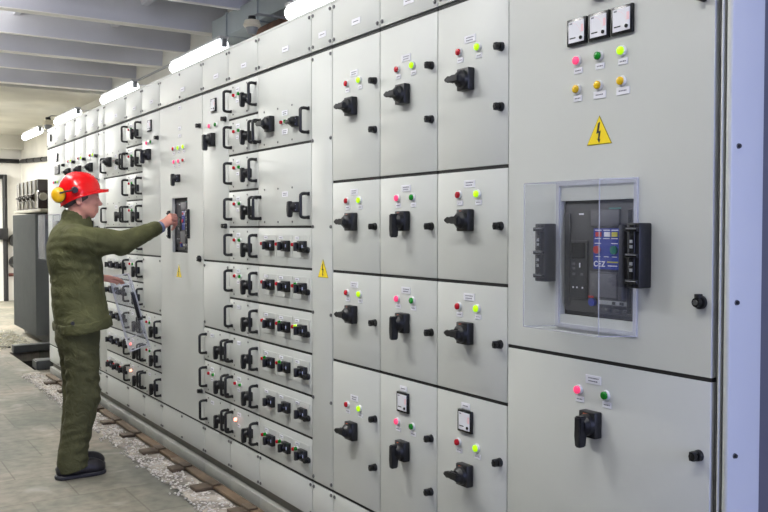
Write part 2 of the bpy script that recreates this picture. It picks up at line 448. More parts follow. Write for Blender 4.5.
def breaker_front(parent, y0, y1, z0, z1, x):
    """face of the air circuit breaker sunk in the door opening"""
    w, h = y1-y0, z1-z0; yc, zc = (y0+y1)/2, (z0+z1)/2
    b = MB(M['breaker'])
    def B(u0, u1, v0, v1, d0, d1, m, bev=0):     # u: 0 left (far) .. 1 right, v: 0 bottom .. 1 top, depth towards the room
        b.box((-d1, w/2-u1*w, -h/2+v0*h), (-d0, w/2-u0*w, -h/2+v1*h), m, bev)
    B(0, 1, 0, 1, -.10, 0, M['breaker2'])
    B(.02, .985, .03, .985, 0, .012, M['breaker'], .003)
    B(.12, .36, .14, .66, .012, .018, M['breaker2'], .002)      # trip unit
    B(.14, .33, .50, .64, .018, .020, M['black2'])
    B(.02, .10, .08, .9, .012, .017, M['breaker2'], .002)
    B(.40, .80, .16, .395, .012, .024, M['brkgrey'], .006)
    B(.40, .80, .78, .93, .012, .018, M['brkgrey'], .004)
    B(.84, .90, .16, .80, .012, .038, M['breaker2'], .008)      # charging lever
    B(.91, .985, .05, .93, .012, .022, M['black2'], .003)
    B(.44, .79, .415, .765, .012, .0150, M['blue'])
    for (u, m) in ((.465, M['redbtn']), (.585, M['white']), (.685, M['yel2'])): B(u+.01, u+.085, .695, .735, .015, .018, m)
    for u in (.46, .575, .685):
        B(u, u+.09, .747, .754, .015, .0155, M['white']); B(u, u+.085, .676, .682, .015, .0155, M['white']); B(u+.01, u+.075, .520, .526, .015, .0155, M['white'])
    for u in (.46, .685): B(u, u+.085, .634, .640, .015, .0155, M['white'])
    b.cyl((-.012, w/2-.497*w, -h/2+.582*h), (-.022, w/2-.497*w, -h/2+.582*h), .0115, M['redbtn'], seg=20)
    b.cyl((-.012, w/2-.729*w, -h/2+.582*h), (-.022, w/2-.729*w, -h/2+.582*h), .0125, M['greenbtn'], seg=20)
    B(.63, .775, .472, .484, .015, .0155, M['yel2']); B(.64, .765, .442, .450, .015, .0155, M['white'])
    B(.64, .80, .93, .942, .012, .0125, M['teal']); B(.22, .29, .885, .90, .012, .0125, M['white'])
    for u, v in ((.15, .40), (.15, .35), (.27, .35), (.15, .44)): B(u, u+.04, v, v+.022, .018, .0195, M['brkgrey'])
    B(.25, .265, .42, .46, .018, .0195, M['white'])
    for u in (.155, .21, .29): B(u, u+.018, .235, .250, .018, .0195, M['white'])
    b.cyl((-.012, w/2-.44*w, -h/2+.125*h), (-.024, w/2-.44*w, -h/2+.125*h), .012, M['blue'], seg=18)
    B(.41, .48, .165, .18, .024, .027, M['redbtn'])
    B(.52, .95, .105, .16, .012, .020, M['hornm'], .003); B(.72, .76, .12, .145, .020, .022, M['dink']); B(.82, .87, .12, .145, .020, .022, M['dink'])
    for u in (.62, .74, .85): B(u, u+.07, .045, .08, .012, .020, M['breaker2'], .002)
    o = put('circuit_breaker', b.mesh('circuit_breaker'), parent, (x, yc, zc), 'charcoal circuit breaker front with a blue operating panel')
    return o
def blade_text(parent, txt, y, z, x, size):
    cu = bpy.data.curves.new('lettering', 'FONT'); cu.body = txt; cu.size = size; cu.extrude = .0003; cu.align_x = 'CENTER'; cu.offset = .0004; cu.space_character = 1.15
    o = bpy.data.objects.new('t', cu); COL.objects.link(o)
    bpy.context.view_layer.update()
    me = bpy.data.meshes.new_from_object(o.evaluated_get(bpy.context.evaluated_depsgraph_get()))
    bpy.data.objects.remove(o)
    me.transform(Matrix(((0, 0, -1, 0), (-1, 0, 0, 0), (0, 1, 0, 0), (0, 0, 0, 1))))
    me.materials.clear(); me.materials.append(M['white'])
    return put('lettering', me, parent, (x, y, z), 'white letters on the blue breaker panel')

def hinge_block_mesh(h=.18, w=.045, d=.05):
    b = MB(M['black']); b.box((-d, -w/2, -h/2), (0, w/2, h/2), M['black'], .004)
    b.box((-d-.006, -w*.22, -h/2+.004), (-d, w*.22, h/2-.004), M['black2'], .002)
    for z in (-h*.40, 0, h*.40):
        b.box((-d-.009, -w*.48, z-.006), (-d+.002, w*.48, z+.006), M['black2'], .002)
        b.box((-d-.0095, -w*.4, z+.001), (-d-.0085, w*.4, z+.003), M['hornm'])
    for z in (-h*.22, -h*.12, h*.14, h*.22): b.box((-d-.0075, -.004, z-.005), (-d-.005, .006, z+.004), M['hornm'])
    return b.mesh('cover_hinge')
HINGE = hinge_block_mesh(); HINGE_S = hinge_block_mesh(.185, .03, .012)

def cover_mesh(w, h, d, t=.0025, k=.955, e=.0016):
    """open-backed clear moulded box, slightly narrower at its front: x from 0 (back) to -d (front)"""
    b = MB(M['clear'])
    def ring(x, kk, inset=0):
        return [b.bm.verts.new((x, sy*(w/2*kk-inset), sz*(h/2*(1-(1-kk)*.75)-inset))) for sy, sz in ((-1, -1), (1, -1), (1, 1), (-1, 1))]
    o0, o1 = ring(0, 1), ring(-d, k); i0, i1 = ring(0, 1, t), ring(-d+t, k, t)
    for A, B_ in ((o0, o1), (i0, i1)):
        for q in range(4): b.bm.faces.new((A[q], A[(q+1) % 4], B_[(q+1) % 4], B_[q]))
    b.bm.faces.new(o1); b.bm.faces.new(i1)
    for q in range(4): b.bm.faces.new((o0[q], o0[(q+1) % 4], i0[(q+1) % 4], i0[q]))
    co = [v.co.copy() for v in o0], [v.co.copy() for v in o1]
    for q in range(4):
        b.tube([co[1][q], co[1][(q+1) % 4]], e, M['clearedge'] if e > .002 else M['clearrim'], 6); b.tube([co[0][q], co[1][q]], e, M['clearedge'] if e > .002 else M['clearrim'], 6)
    r = .011
    b.box((-.006, -w/2-.002, -h/2-.002), (-.0005, -w/2+r, h/2+.002), M['clearedge'])
    b.box((-.006, w/2-r, -h/2-.002), (-.0005, w/2+.002, h/2+.002), M['clearedge'])
    b.box((-.006, -w/2+r, h/2-r), (-.0005, w/2-r, h/2+.002), M['clearedge']); b.box((-.006, -w/2+r, -h/2-.002), (-.0005, w/2-r, -h/2+r), M['clearedge'])
    return b.mesh('clear_cover', None)

Y0 = 1.43
def feeder_door(cab, y, z0, z1, on, meter=False, nl=1, two=False):
    d = door(cab, y, y+.4, z0, z1)
    top = .18 if z1-z0 > .5 else .088
    zl = z1-top
    if meter:
        put('panel_meter', METER, d, (0, y+.222, z1-.096)); plate(d, PL_M, y+.225, z1-.042)
    else:
        plate(d, PL_L, y+.207, zl+.037)
    lamp(d, 'pink' if on else 'red', y+.266, zl); lamp(d, 'green' if on else 'ygreen', y+.160, zl)
    plate(d, PL_S, y+.262, zl-.029); plate(d, PL_S, y+.156, zl-.029)
    switch(d, y+.213, zl-.091 if z1-z0 < .5 else zl-.105, on)
    if z1-z0 > .5:
        for zz in ((2.1, 1.9) if z1 > 2 else (.698, .495)): latch(d, y+.036, zz)
    else: latch(d, y+.036, (z0+z1)/2)
    return d
def feeder_column(y, label, on4, meters4, group=None):
    sp = [(y, y+.4, z) for z in (2.3, 1.7, 1.3, .9, .3)]
    cab = cabinet(y, y+.4, label, sp, group=group, hplate=.19)
    for (z0, z1), on, mt in zip(((1.7, 2.3), (1.3, 1.7), (.9, 1.3), (.3, .9)), on4, meters4):
        feeder_door(cab, y, z0, z1, on, mt)
    return cab

def cable_column(y, label, sign=False):
    cab = cabinet(y, y+.2, label, [(y, y+.2, 2.3), (y, y+.2, .3)], hplate=.09)
    d = door(cab, y, y+.2, .3, 2.3, 'cover_panel')
    for zz in (2.275, 1.9, 1.5, 1.1, .7, .325):
        bolt(d, y+.014, zz); bolt(d, y+.186, zz)
    if sign: put('warning_sign', SIGN, d, (0, y+.088, 1.295), 'yellow high-voltage warning triangle')
    return cab

def drawer_front(cab, y0, y1, zc, zh=.2, state='rg', lever=True):
    d = door(cab, y0, y1, zc-zh/2, zc+zh/2, 'drawer')
    put('pull_handle', HANDLE, d, (0, y1-.04, zc-.0)); put('pull_handle', HANDLE, d, (0, y0+.022, zc))
    switch(d, y0+.108, zc-.012, True, small=True)
    if state in ('rg', 'lit', 'pk'):
        if state == 'lit': put('push_button', SLAMP['lit'], d, (0, y0+.30, zc+.025), 'glowing warm button')
        elif state == 'pk': put('push_button', SLAMP['glow'], d, (0, y0+.30, zc+.025), 'glowing pink button')
        else:
            put('push_button', SLAMP['red'], d, (0, y0+.305, zc+.028), 'red button'); put('push_button', SLAMP['green'], d, (0, y0+.235, zc+.028), 'green button')
        plate(d, PL_S, y0+.27, zc-.005)
    plate(d, PL_M, y0+.265, zc+.057)
    for yy in (y0+.14, y0+.33):
        for zz in (zc+.075, zc-.075): bolt_s(d, yy, zz)
    return d
def bs():
    b = MB(M['dsteel']); b.cyl((0, 0, 0), (-.003, 0, 0), .005, M['dsteel'], seg=10); return b.mesh('bolt')
BOLT_S = bs()
def bolt_s(d, y, z): return put('bolt', BOLT_S, d, (0, y, z))

def drawer_column(y, label, states):
    sp = [(y, y+.4, .3+.2*i) for i in range(11)]
    cab = cabinet(y, y+.4, label, sp, hplate=.18)
    for i, st in enumerate(states): drawer_front(cab, y, y+.4, 2.2-.2*i, .2, st)
    return cab

def mplate():
    b = MB(M['paint']); b.box((-.003, -.082, -.055), (0, .082, .055), M['paint'], .001, 1); return b.mesh('module_plate')
MPLATE = mplate()
def wide_column(y, label, rows):
    sp = [(y, y+.6, z) for z in (2.3, 1.9, 1.5, 1.3, 1.1, .9, .7, .5, .3)]
    cab = cabinet(y, y+.6, label, sp, hplate=.27)
    for k, zc in ((0, 2.0), (1, 1.6)):
        d = door(cab, y, y+.6, zc-.1, zc+.3, 'drawer')
        put('pull_handle', HANDLE, d, (0, y+.57, zc)); put('pull_handle', HANDLE, d, (0, y+.028, zc))
        plate(d, PL_L, y+.28, zc+.062)
        if k == 0:
            switch(d, y+.43, zc+.022, False)
            put('push_button', SLAMP['red'], d, (0, y+.305, zc+.018), 'red button'); put('push_button', SLAMP['green'], d, (0, y+.258, zc+.018), 'green button')
            switch(d, y+.145, zc+.005, False, small=True); plate(d, PL_L, y+.28, zc-.03)
        else:
            switch(d, y+.145, zc-.005, True, small=True)
        for yy in (y+.2, y+.36, y+.52):
            for zz in (zc+.092, zc-.075): bolt_s(d, yy, zz)
    for zc, st in zip((1.4, 1.2, 1.0, .8, .6, .4), rows):
        d = door(cab, y, y+.6, zc-.1, zc+.1, 'drawer')
        for yy, s in zip((.46, .283, .105), st):
            put('module_plate', MPLATE, d, (0, y+yy, zc+.005))
            put('rotary_switch', MINI, d, (-.003, y+yy-.030, zc+.006), 'black mini rotary switch')
            if 'r' in s: put('push_button', SLAMP['red'], d, (-.003, y+yy+.072, zc+.014), 'red button')
            if 'g' in s: put('push_button', SLAMP['green'], d, (-.003, y+yy+.044, zc+.022), 'green button')
            if 'l' in s: put('push_button', SLAMP['ygreen'], d, (-.003, y+yy+.044, zc+.018), 'lit yellow-green button')
            plate(d, PL_T, y+yy+.04, zc+.046, -.003)
        latch(d, y+.032, zc-.01)
    return cab

def tall_column(y, label, states):
    sp = [(y, y+.4, z) for z in (2.3, 1.3, .9, .7, .5, .3)]
    cab = cabinet(y, y+.4, label, sp, hplate=.18)
    d = door(cab, y, y+.4, 1.3, 2.3)
    put('panel_meter', METER, d, (0, y+.21, 2.21)); lamp(d, 'pink', y+.275, 2.095); lamp(d, 'green', y+.18, 2.095)
    switch(d, y+.225, 2.01, True); latch(d, y+.04, 2.112); latch(d, y+.04, 1.506)
    d = door(cab, y, y+.4, .9, 1.3, 'cover_panel')
    for yy in (y+.018, y+.382):
        for zz in (1.27, .93): bolt(d, yy, zz)
    for i, st in enumerate(states): drawer_front(cab, y, y+.4, .8-.2*i, .2, st)
    return cab

# right-hand incoming breaker cabinet
ya = Y0
A_H = (ya+.257, ya+.551, 1.226, 1.576)
HOLE[round(ya, 2)] = A_H
cab = cabinet(ya, ya+.8, 'wide grey cabinet at the right end with three meters and a clear-covered breaker', [(ya, ya+.8, z) for z in (2.3, 1.1, .3)], 'breaker_cabinet', centre_bolts=True)
d = door(cab, ya, ya+.8, 1.1, 2.3, hole=A_H)
for i in range(3): put('panel_meter', METER, d, (0, 1.911-.088*i, 2.082))
for i, k in enumerate(('pink', 'green', 'ygreen')): lamp(d, k, 1.914-.0875*i, 1.996); plate(d, PL_S, 1.911-.0875*i, 1.966)
for i in range(3): lamp(d, 'yellow', 1.914-.0875*i, 1.911); plate(d, (PL_S, PL_M, PL_M)[i], 1.912-.0885*i, 1.883)
put('warning_sign', SIGN, d, (0, 1.824, 1.766), 'yellow triangle with a black lightning bolt')
put('switch_base', SWB_S, d, (0, 1.83, 2.19)); latch(d, ya+.036, 2.09)
put('lock', LOCK, d, (0, ya+.034, 1.3), 'round black lock with a steel key face')
bk = breaker_front(d, A_H[0]+.004, A_H[1]-.004, A_H[2]+.004, A_H[3]-.004, .022)
W0 = A_H[1]-A_H[0]-.008; H0 = A_H[3]-A_H[2]-.008
# lettering belongs to the breaker but sits one level up so that no part goes deeper than three
def merge_text(o, txt, u, v, size, x):
    t = blade_text(None, txt, 0, 0, 0, size); me = t.data; bpy.data.objects.remove(t)
    me.transform(Matrix.Translation((x, W0/2-u*W0, -H0/2+v*H0)))
    bm = bmesh.new(); bm.from_mesh(o.data); n0 = len(bm.faces); bm.from_mesh(me)
    bm.faces.ensure_lookup_table()
    wi = list(o.data.materials).index(M['white'])
    for f in bm.faces[n0:]: f.material_index = wi
    bm.to_mesh(o.data); bm.free()
merge_text(bk, 'CEZ', .525, .438, .0225, -.0156)
cv = put('clear_cover', cover_mesh(.318, .444, .145), d, (0, 1.836, 1.411), 'clear plastic box cover over the breaker')
put('cover_hinge', HINGE, d, (0, 1.650, 1.417), 'black hinge block right of the clear cover')
put('cover_hinge', HINGE, d, (0, 2.022, 1.417), 'black hinge block left of the clear cover')
d = door(cab, ya, ya+.8, .3, 1.1)
plate(d, PL_L, 1.840, 1.042); lamp(d, 'pink', 1.899, 1.004); lamp(d, 'green', 1.790, 1.004)
plate(d, PL_S, 1.895, .976); plate(d, PL_S, 1.786, .976); switch(d, 1.838, .912, True)
put('latch', LATCH, d, (0, ya+.036, .898))
# end of the row: rim strips and side panel
b = MB(M['paint']); b.box((.004, 1.4105, .02), (.02, 1.4165, 2.5), M['paint'], .002); put('edge_strip', b.mesh('edge_strip'), cab)
b = MB(M['seal']); b.box((.02, 1.405, .02), (.026, 1.43, 2.5), M['seal']); put('dark_gap_strip', b.mesh('dark_gap_strip'), cab)  # black strip stands in for the shade inside the end gap
b = MB(M['paint']); b.box((.006, 1.385, .02), (.142, 1.403, 2.5), M['paint'], .006, 3)
sp_ = put('side_panel', b.mesh('side_panel'), cab, (0, 0, 0), 'light grey end panel catching blue daylight')
for zz in (2.09, 1.70, 1.303, .91, .51):
    bb = MB(M['dsteel']); bb.cyl((0, 0, 0), (0, -.003, 0), .007, M['dsteel'], seg=14); bb.cyl((0, -.003, 0), (0, -.007, 0), .0055, M['black'], seg=6)
    put('bolt', bb.mesh('bolt'), sp_, (.034, 1.385, zz))
b = MB(M['paint2']); b.box((.142, 1.43-.02, .02), (.60, 1.43, 2.5), M['brkgrey']); put('rear_side_panel', b.mesh('rear_side_panel'), cab)

yb = Y0+.8
feeder_column(yb, 'grey four-door feeder column beside the three-meter cabinet, meter on its bottom door', (0, 0, 0, 0), (0, 0, 0, 1))
feeder_column(yb+.4, 'middle grey four-door feeder column with downward switch levers and pink lamps on its lower doors', (0, 1, 1, 1), (0, 0, 0, 1))
feeder_column(yb+.8, 'grey four-door feeder column just right of the yellow-triangle column', (0, 0, 0, 0), (0, 0, 0, 0))
cable_column(yb+1.2, 'narrow blank grey cable column with a yellow warning triangle at mid height', True)
yd = yb+1.4
wide_column(yd, 'wide grey column with rows of three small black switches beside the yellow-triangle column',
            (('r', 'r', 'r'), ('r', 'r', 'rg'), ('r', 'rg', 'rl'), ('rg', 'rg', ''), ('', '', ''), ('rg', 'rg', 'rg')))
drawer_column(yd+.6, 'grey column of ten pull-out drawers left of the rows of three small switches', ('rg', 'rg', 'rg', 'rg', 'rg', 'rg', '', '', 'rg', 'lit'))
tall_column(yd+1.0, 'grey column with a meter and downward lever, right of the door the worker reaches into', ('', 'rg', ''))
ye = yd+1.4
E_H = (5.303, 5.592, 1.337, 1.690)
HOLE[round(ye, 2)] = E_H
cab = cabinet(ye, ye+.8, 'wide grey cabinet with the uncovered breaker opening the worker reaches into', [(ye, ye+.8, z) for z in (2.3, .3)], 'breaker_cabinet', centre_bolts=True)
d = door(cab, ye, ye+.8, .3, 2.3, hole=E_H)
for zz in (2.265, 2.134, 2.086): plate(d, PL_M, 5.434, zz)
for yy, k in ((5.548, 'red'), (5.452, 'ygreen'), (5.357, 'ygreen')): lamp(d, k, yy, 2.01); plate(d, PL_S, yy, 1.982)
for yy in (5.532, 5.445): lamp(d, 'pink', yy, 1.925); plate(d, PL_S, yy, 1.897)
put('push_button', SLAMP['red'], d, (0, 5.36, 1.925))
put('switch_base', SWB_S, d, (0, 5.455, 1.815)); put('switch_lever', LEV_S, d, (0, 5.455, 1.815))
put('warning_sign', SIGN, d, (0, 5.468, 1.205), 'yellow warning triangle')
for zz in (2.114, .5): latch(d, ye+.04, zz)
put('lock', LOCK, d, (0, ye+.05, 1.306))
breaker_front(d, E_H[0]+.004, E_H[1]-.004, E_H[2]+.004, E_H[3]-.004, .035)
put('cover_hinge', HINGE_S, d, (0, 5.275, 1.522)); put('cover_hinge', HINGE_S, d, (0, 5.640, 1.518))
yf = ye+.8
tall_column(yf, 'grey column with a meter near its top, directly left of the uncovered breaker door', ('rg', 'rg', ''))
drawer_column(yf+.4, 'grey column of ten pull-out drawers just right of the worker’s face', ('rg', 'rg', 'rg', 'rg', 'rg', 'rg', '', '', 'pk', 'lit'))
wide_column(yf+.8, 'wide grey drawer column behind the worker’s outstretched arm', (('', '', ''),)*5+(('r', 'r', 'r'),))
cable_column(yf+1.4, 'narrow blank grey cable column above the brim of the red helmet')
yg = yf+1.6
feeder_column(yg, 'grey feeder column just above the red helmet, nearest of three to the camera', (0, 0, 0, 0), (0, 0, 0, 0))
feeder_column(yg+.4, 'middle grey feeder column of the three behind the red helmet', (0, 0, 0, 0), (0, 0, 0, 0))
feeder_column(yg+.8, 'farthest grey feeder column of the three behind the red helmet', (0, 0, 0, 0), (0, 0, 0, 0))
yh = yg+1.2
cab = cabinet(yh, yh+.8, 'wide grey breaker cabinet at the far left end of the row with a grid display', [(yh, yh+.8, z) for z in (2.3, 1.1, .3)], 'breaker_cabinet', centre_bolts=True)
d = door(cab, yh, yh+.8, 1.1, 2.3)
put('panel_meter', METER, d, (0, 8.97, 2.19))
b = MB(M['dink'])
b.box((-.012, -.10, -.045), (0, .10, .045), M['breaker2'], .002)
for i in range(3):
    for j in range(2): b.box((-.0135, -.09+.062*i, -.038+.04*j), (-.0115, -.036+.062*i, -.006+.04*j), M['brkgrey'])
put('display', b.mesh('display'), d, (0, 8.965, 2.07), 'dark grid of small display windows')
latch(d, yh+.04, 2.096)
for i, k in enumerate(('pink', 'green', 'ygreen')): lamp(d, k, 9.12-.09*i, 1.95)
put('clear_cover', cover_mesh(.318, .444, .145), d, (0, 9.03, 1.411), 'clear plastic box cover standing out from the door')
b = MB(M['breaker2']); b.box((-.012, -.147, -.17), (0, .147, .17), M['breaker2'], .004); put('circuit_breaker', b.mesh('circuit_breaker'), d, (0, 9.03, 1.4))
door(cab, yh, yh+.8, .3, 1.1)
b = MB(M['black']); b.box((-.012, -.012, -.035), (0, .012, .035), M['black'], .003); put('handle', b.mesh('handle'), cab, (0, 9.24, 2.405))
YEND = yh+.8

# ------------------------------------------------------------------ room
XW, YB, YR, XL = 1.50, 19.40, -3.2, -4.4
PX0, PX1, PY0, PY1 = -.10, .42, 9.72, 11.25      # floor pit beyond the row
b = MB(M['floor'])
for (x0, x1, y0, y1) in ((XL, PX0, YR, YB+.2), (PX0, XW+1.2, YR, PY0), (PX0, XW+1.2, PY1, YB+.2), (PX1, XW+1.2, PY0, PY1)):
    b.box((x0, y0, -.12), (x1, y1, 0), M['floor'])
struct('floor', b.mesh('floor', None))
b = MB(M['pit'])
b.quad([(PX0, PY0, -.3), (PX1, PY0, -.3), (PX1, PY1, -.3), (PX0, PY1, -.3)])
for p, q in (((PX0, PY0), (PX1, PY0)), ((PX1, PY0), (PX1, PY1)), ((PX1, PY1), (PX0, PY1)), ((PX0, PY1), (PX0, PY0))):
    b.quad([(*p, -.3), (*q, -.3), (*q, -.12), (*p, -.12)])
struct('floor_pit', b.mesh('floor_pit', None))
b = MB(M['cream']); b.box((XW, YR, 0), (XW+.2, YB, 4.0)); struct('wall_right', b.mesh('wall', None))
b = MB(M['wall']); b.box((XL-.2, YB, 0), (XW+1.2, YB+.2, 4.0)); struct('wall_back', b.mesh('wall', None))
b = MB(M['dimwall']); b.box((XL-.2, YR, 0), (XL, YB, 4.0)); struct('wall_left', b.mesh('wall', None))  # unseen wall, greyed to cut the light it bounces onto the cabinets
b = MB(M['wall'])
wx0, wx1, wz0, wz1 = -1.15, .65, .9, 2.9
b.box((XL-.2, YR-.2, 0), (wx0, YR, 4)); b.box((wx1, YR-.2, 0), (XW+.2, YR, 4)); b.box((wx0, YR-.2, 0), (wx1, YR, wz0)); b.box((wx0, YR-.2, wz1), (wx1, YR, 4))
struct('wall_rear', b.mesh('wall', None))
b = MB(M['lbox'])
for x in (wx0, (wx0+wx1)/2-.03, wx1-.06): b.box((x, YR-.12, wz0), (x+.06, YR-.06, wz1))
for z in (wz0, (wz0+wz1)/2, wz1-.06): b.box((wx0, YR-.12, z), (wx1, YR-.06, z+.06))
struct('window_1', b.mesh('window'))
b = MB(M['ceil']); b.box((XL-.2, YR-.2, 3.80), (XW+.2, YB+.2, 3.95)); struct('ceiling', b.mesh('ceiling', None))
# ribs across the room and shallow ribs along it: one waffle slab
ribs = [8.3-1.05*i for i in range(1, 11)][::-1] + [8.3, 9.35, 10.3, 11.35, 12.5]
for i, y in enumerate(ribs):
    b = MB(M['rib'])
    wid = .12 if (len(ribs)-i) % 2 == 1 else .05
    b.prism([], 0, 0) if False else None
    p = [(y, 3.44), (y+wid, 3.44), (y+wid+.06, 3.80), (y-.05, 3.80)]
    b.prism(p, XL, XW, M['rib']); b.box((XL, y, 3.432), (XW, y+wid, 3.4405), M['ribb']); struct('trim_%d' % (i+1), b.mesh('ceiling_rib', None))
n = len(ribs)
for j, x in enumerate((.66, -.30, -1.26, -2.22, -3.18)):
    b = MB(M['rib'])
    for y0, y1 in zip(ribs, ribs[1:]):
        w0 = y0+.12; a = [b.bm.verts.new((x+dx, yy, z)) for yy in (w0, y1-.03) for dx, z in ((-.03, 3.61), (.03, 3.61), (.07, 3.80), (-.07, 3.80))]
        for q in ((0, 1, 2, 3), (7, 6, 5, 4), (0, 4, 5, 1), (1, 5, 6, 2), (2, 6, 7, 3), (3, 7, 4, 0)):
            b.bm.faces.new([a[k] for k in q])
    struct('trim_%d' % (n+1+j), b.mesh('ceiling_cross_rib', None))
b = MB(M['soffit']); b.box((XL, 12.66, 3.40), (XW, YB, 3.79)); struct('ceiling_far', b.mesh('soffit', None))
b = MB(M['cream']); b.box((XW-.03, 12.7, 3.3), (XW, YB, 3.4)); struct('trim_40', b.mesh('cornice', None))
# steel box girder along the right wall
b = MB(M['duct'])
b.box((1.2, 2.0, 3.26), (1.5, 7.93, 3.46), M['duct'], .006)
for yy in (4.6, 6.87, 7.55): b.box((1.19, yy, 3.25), (1.5, yy+.025, 3.47), M['duct'])
struct('trim_41', b.mesh('steel_duct'))
b = MB(M['rust']); b.box((1.22, 6.2, 3.10), (1.5, 7.05, 3.21), M['rust'], .01); b.box((1.3, 6.5, 3.21), (1.5, 6.58, 3.26), M['rust'])
tag(put('rusty_bracket', b.mesh('rusty_bracket')), 'rust brown steel bracket on the wall above the nearest drawer columns', 'bracket')

# wall conduit behind the lamps
b = MB(M['hornm']); b.tube([(1.484, y, 3.40) for y in np.linspace(7.95, 19.38, 6)], .014, M['hornm'], 8)
tag(put('conduit', b.mesh('conduit')), 'thin grey conduit running along the wall behind the tube lamps', 'pipe')

# fluorescent lamps above the cabinets
LAB = ['tube lamp at the top edge of the photo, nearest the camera', 'long glowing tube lamp above the drawer columns, under the blue-grey duct end',
       'third glowing tube lamp from the camera, above the far drawer columns', 'small glowing tube lamp left of the third one, near the far feeder columns', 'farthest glowing tube lamp, at the end of the row by the white wall']
for i, yc in enumerate((4.95, 7.39, 9.85, 12.33, 14.75)):
    t = thing('tube_lamp', (.85, yc, 3.0), LAB[i], 'lamp', 'fluorescent lamps above the cabinets')
    b = MB(M['lbox']); b.box((-.04, -.62, .045), (.04, .62, .07), M['lbox'], .006); b.box((-.022, -.635, -.02), (.022, -.60, .05), M['hornm'], .004); b.box((-.022, .60, -.02), (.022, .635, .05), M['hornm'], .004)
    put('housing', b.mesh('housing'), t, (.85, yc, 3.0))
    b = MB(M['tube']); b.cyl((0, -.595, 0), (0, .595, 0), .052, M['tube'], seg=20); put('tube', b.mesh('tube'), t, (.85, yc, 2.997))
    b = MB(M['dsteel']); b.cyl((0, -.22, .07), (.65, -.22, .10), .008, M['lbox'], seg=8); b.cyl((0, .22, .07), (.65, .22, .10), .008, M['lbox'], seg=8)
    put('bracket', b.mesh('bracket'), t, (.85, yc, 3.0))

def bell(loc, label, k=1.0):
    t = thing('alarm_sounder', loc, label, 'alarm', 'round alarms by the lamps'); x, y, z = loc
    b = MB(M['black']); b.cyl((0, 0, .10*k), (0, 0, .16*k), .06*k, M['black'], r2=.05*k, seg=20); put('cap', b.mesh('cap'), t, loc, 'black cap')
    b = MB(M['beige']); b.cyl((0, 0, .03*k), (0, 0, .10*k), .125*k, M['beige'], r2=.10*k, seg=28); b.cyl((0, 0, .0), (0, 0, .03*k), .10*k, M['beige'], r2=.125*k, seg=28); put('ring', b.mesh('ring'), t, loc, 'cream ring')
    b = MB(M['hornm']); b.cyl((0, 0, -.09*k), (0, 0, 0), .055*k, M['hornm'], r2=.09*k, seg=24); put('horn', b.mesh('horn'), t, loc, 'grey horn')
    b = MB(M['hornm']); b.tube([(.0, 0, .15*k), (.05, 0, .2*k), (XW-x, 0, .2*k)], .010, M['hornm'], 8); put('bracket', b.mesh('bracket'), t, loc)
bell((.80, 6.10, 3.00), 'round cream and black alarm sounder under the blue-grey duct', .54)
bell((.85, 13.55, 3.02), 'small dark round alarm sounder between the two farthest tube lamps', .7)
b = MB(M['black']); b.cyl((1.25, 0, 0), (1.12, 0, 0), .09, M['black'], seg=18)
# back wall: pipes and cable
b = MB(M['pipe'])
for i in range(9): b.cyl((-2.3+.42*i, YB-.05, 2.885), (-2.3+.42*i+.39, YB-.05, 2.885), .045, M['pipe'], seg=10)
b.tube([(-2.3, YB-.03, 2.885), (1.40, YB-.03, 2.875), (1.47, YB-.08, 2.87), (1.47, 15.5, 2.69)], .024, M['pipe'], 8)
for i in range(5): b.cyl((1.45, YB-.4-.7*i, 2.865-.033*i), (1.45, YB-1.0-.7*i, 2.84-.033*i), .045, M['pipe'], seg=10)
tag(put('wall_cable', b.mesh('wall_cable')), 'thick black cable clipped horizontally along the white back wall', 'cable')
b = MB(M['pipe']); b.tube([(-1.2, YB-.10, 2.555), (1.13, YB-.10, 2.555)], .045, M['pipe'], 10); b.tube([(1.16, YB-.10, 2.60), (1.16, YB-.10, 0)], .05, M['pipe'], 10); b.box((1.02, YB-.22, 1.27), (1.20, YB-.02, 1.50), M['pipe'], .01)
tag(put('vertical_pipe', b.mesh('vertical_pipe')), 'black pipe frame standing against the white back wall at the left edge', 'pipe')
b = MB(M['pipered']); b.tube([(1.215, YB-.10, .54), (1.5, YB-.10, .54)], .035, M['pipered'], 10); tag(put('rusty_pipe', b.mesh('rusty_pipe')), 'short rust-red horizontal pipe low on the back wall', 'pipe')
for k, zz in enumerate((1.25, .80)):
    b = MB(M['pipe']); b.cyl((1.36, YB+.0, zz), (1.36, YB-.2, zz), .13, M['pipe'], seg=22); b.cyl((1.36, YB-.2, zz), (1.36, YB-.26, zz), .06, M['pipe'], seg=14)
    tag(put('round_flange', b.mesh('round_flange')), ('upper' if k == 0 else 'lower')+' black round flange on the back wall beside the transformer', 'flange', 'black flanges')
b = MB(M['cream']); b.box((XL, YB-.30, 3.12), (1.5, YB, 3.40), M['cream']); struct('trim_42', b.mesh('wall_beam', None))
# transformer
tx, ty0, ty1 = .31, 11.75, 13.35
t = thing('transformer', (.95, 12.4, 0), 'dark grey power transformer with finned radiator beyond the end of the cabinets', 'transformer')
b = MB(M['trgrey']); b.box((.50, ty0, .14), (1.2, ty1, 1.70), M['trgrey'], .01); put('tank', b.mesh('tank'), t)
b = MB(M['trgrey'])
k = 0; y = ty0+.02
while y < ty1-.03:
    b.box((tx, y, .12), (.505, y+.018, 1.68), M['trgrey'], .004, 1); y += .055
x = .53
while x < 1.18:
    b.box((x, ty0-.17, .12), (x+.018, ty0+.005, 1.68), M['trgrey'], .004, 1); x += .055
put('radiator', b.mesh('radiator'), t)
b = MB(M['trlid']); b.box((.34, ty0-.14, 1.70), (1.2, ty1+.02, 1.745), M['trlid'], .012); put('lid', b.mesh('lid'), t, (0, 0, 0), 'pale flat lid')
b = MB(M['trdark']); b.box((.37, ty0+.12, 1.745), (1.18, ty1, 2.13), M['trdark'], .01)
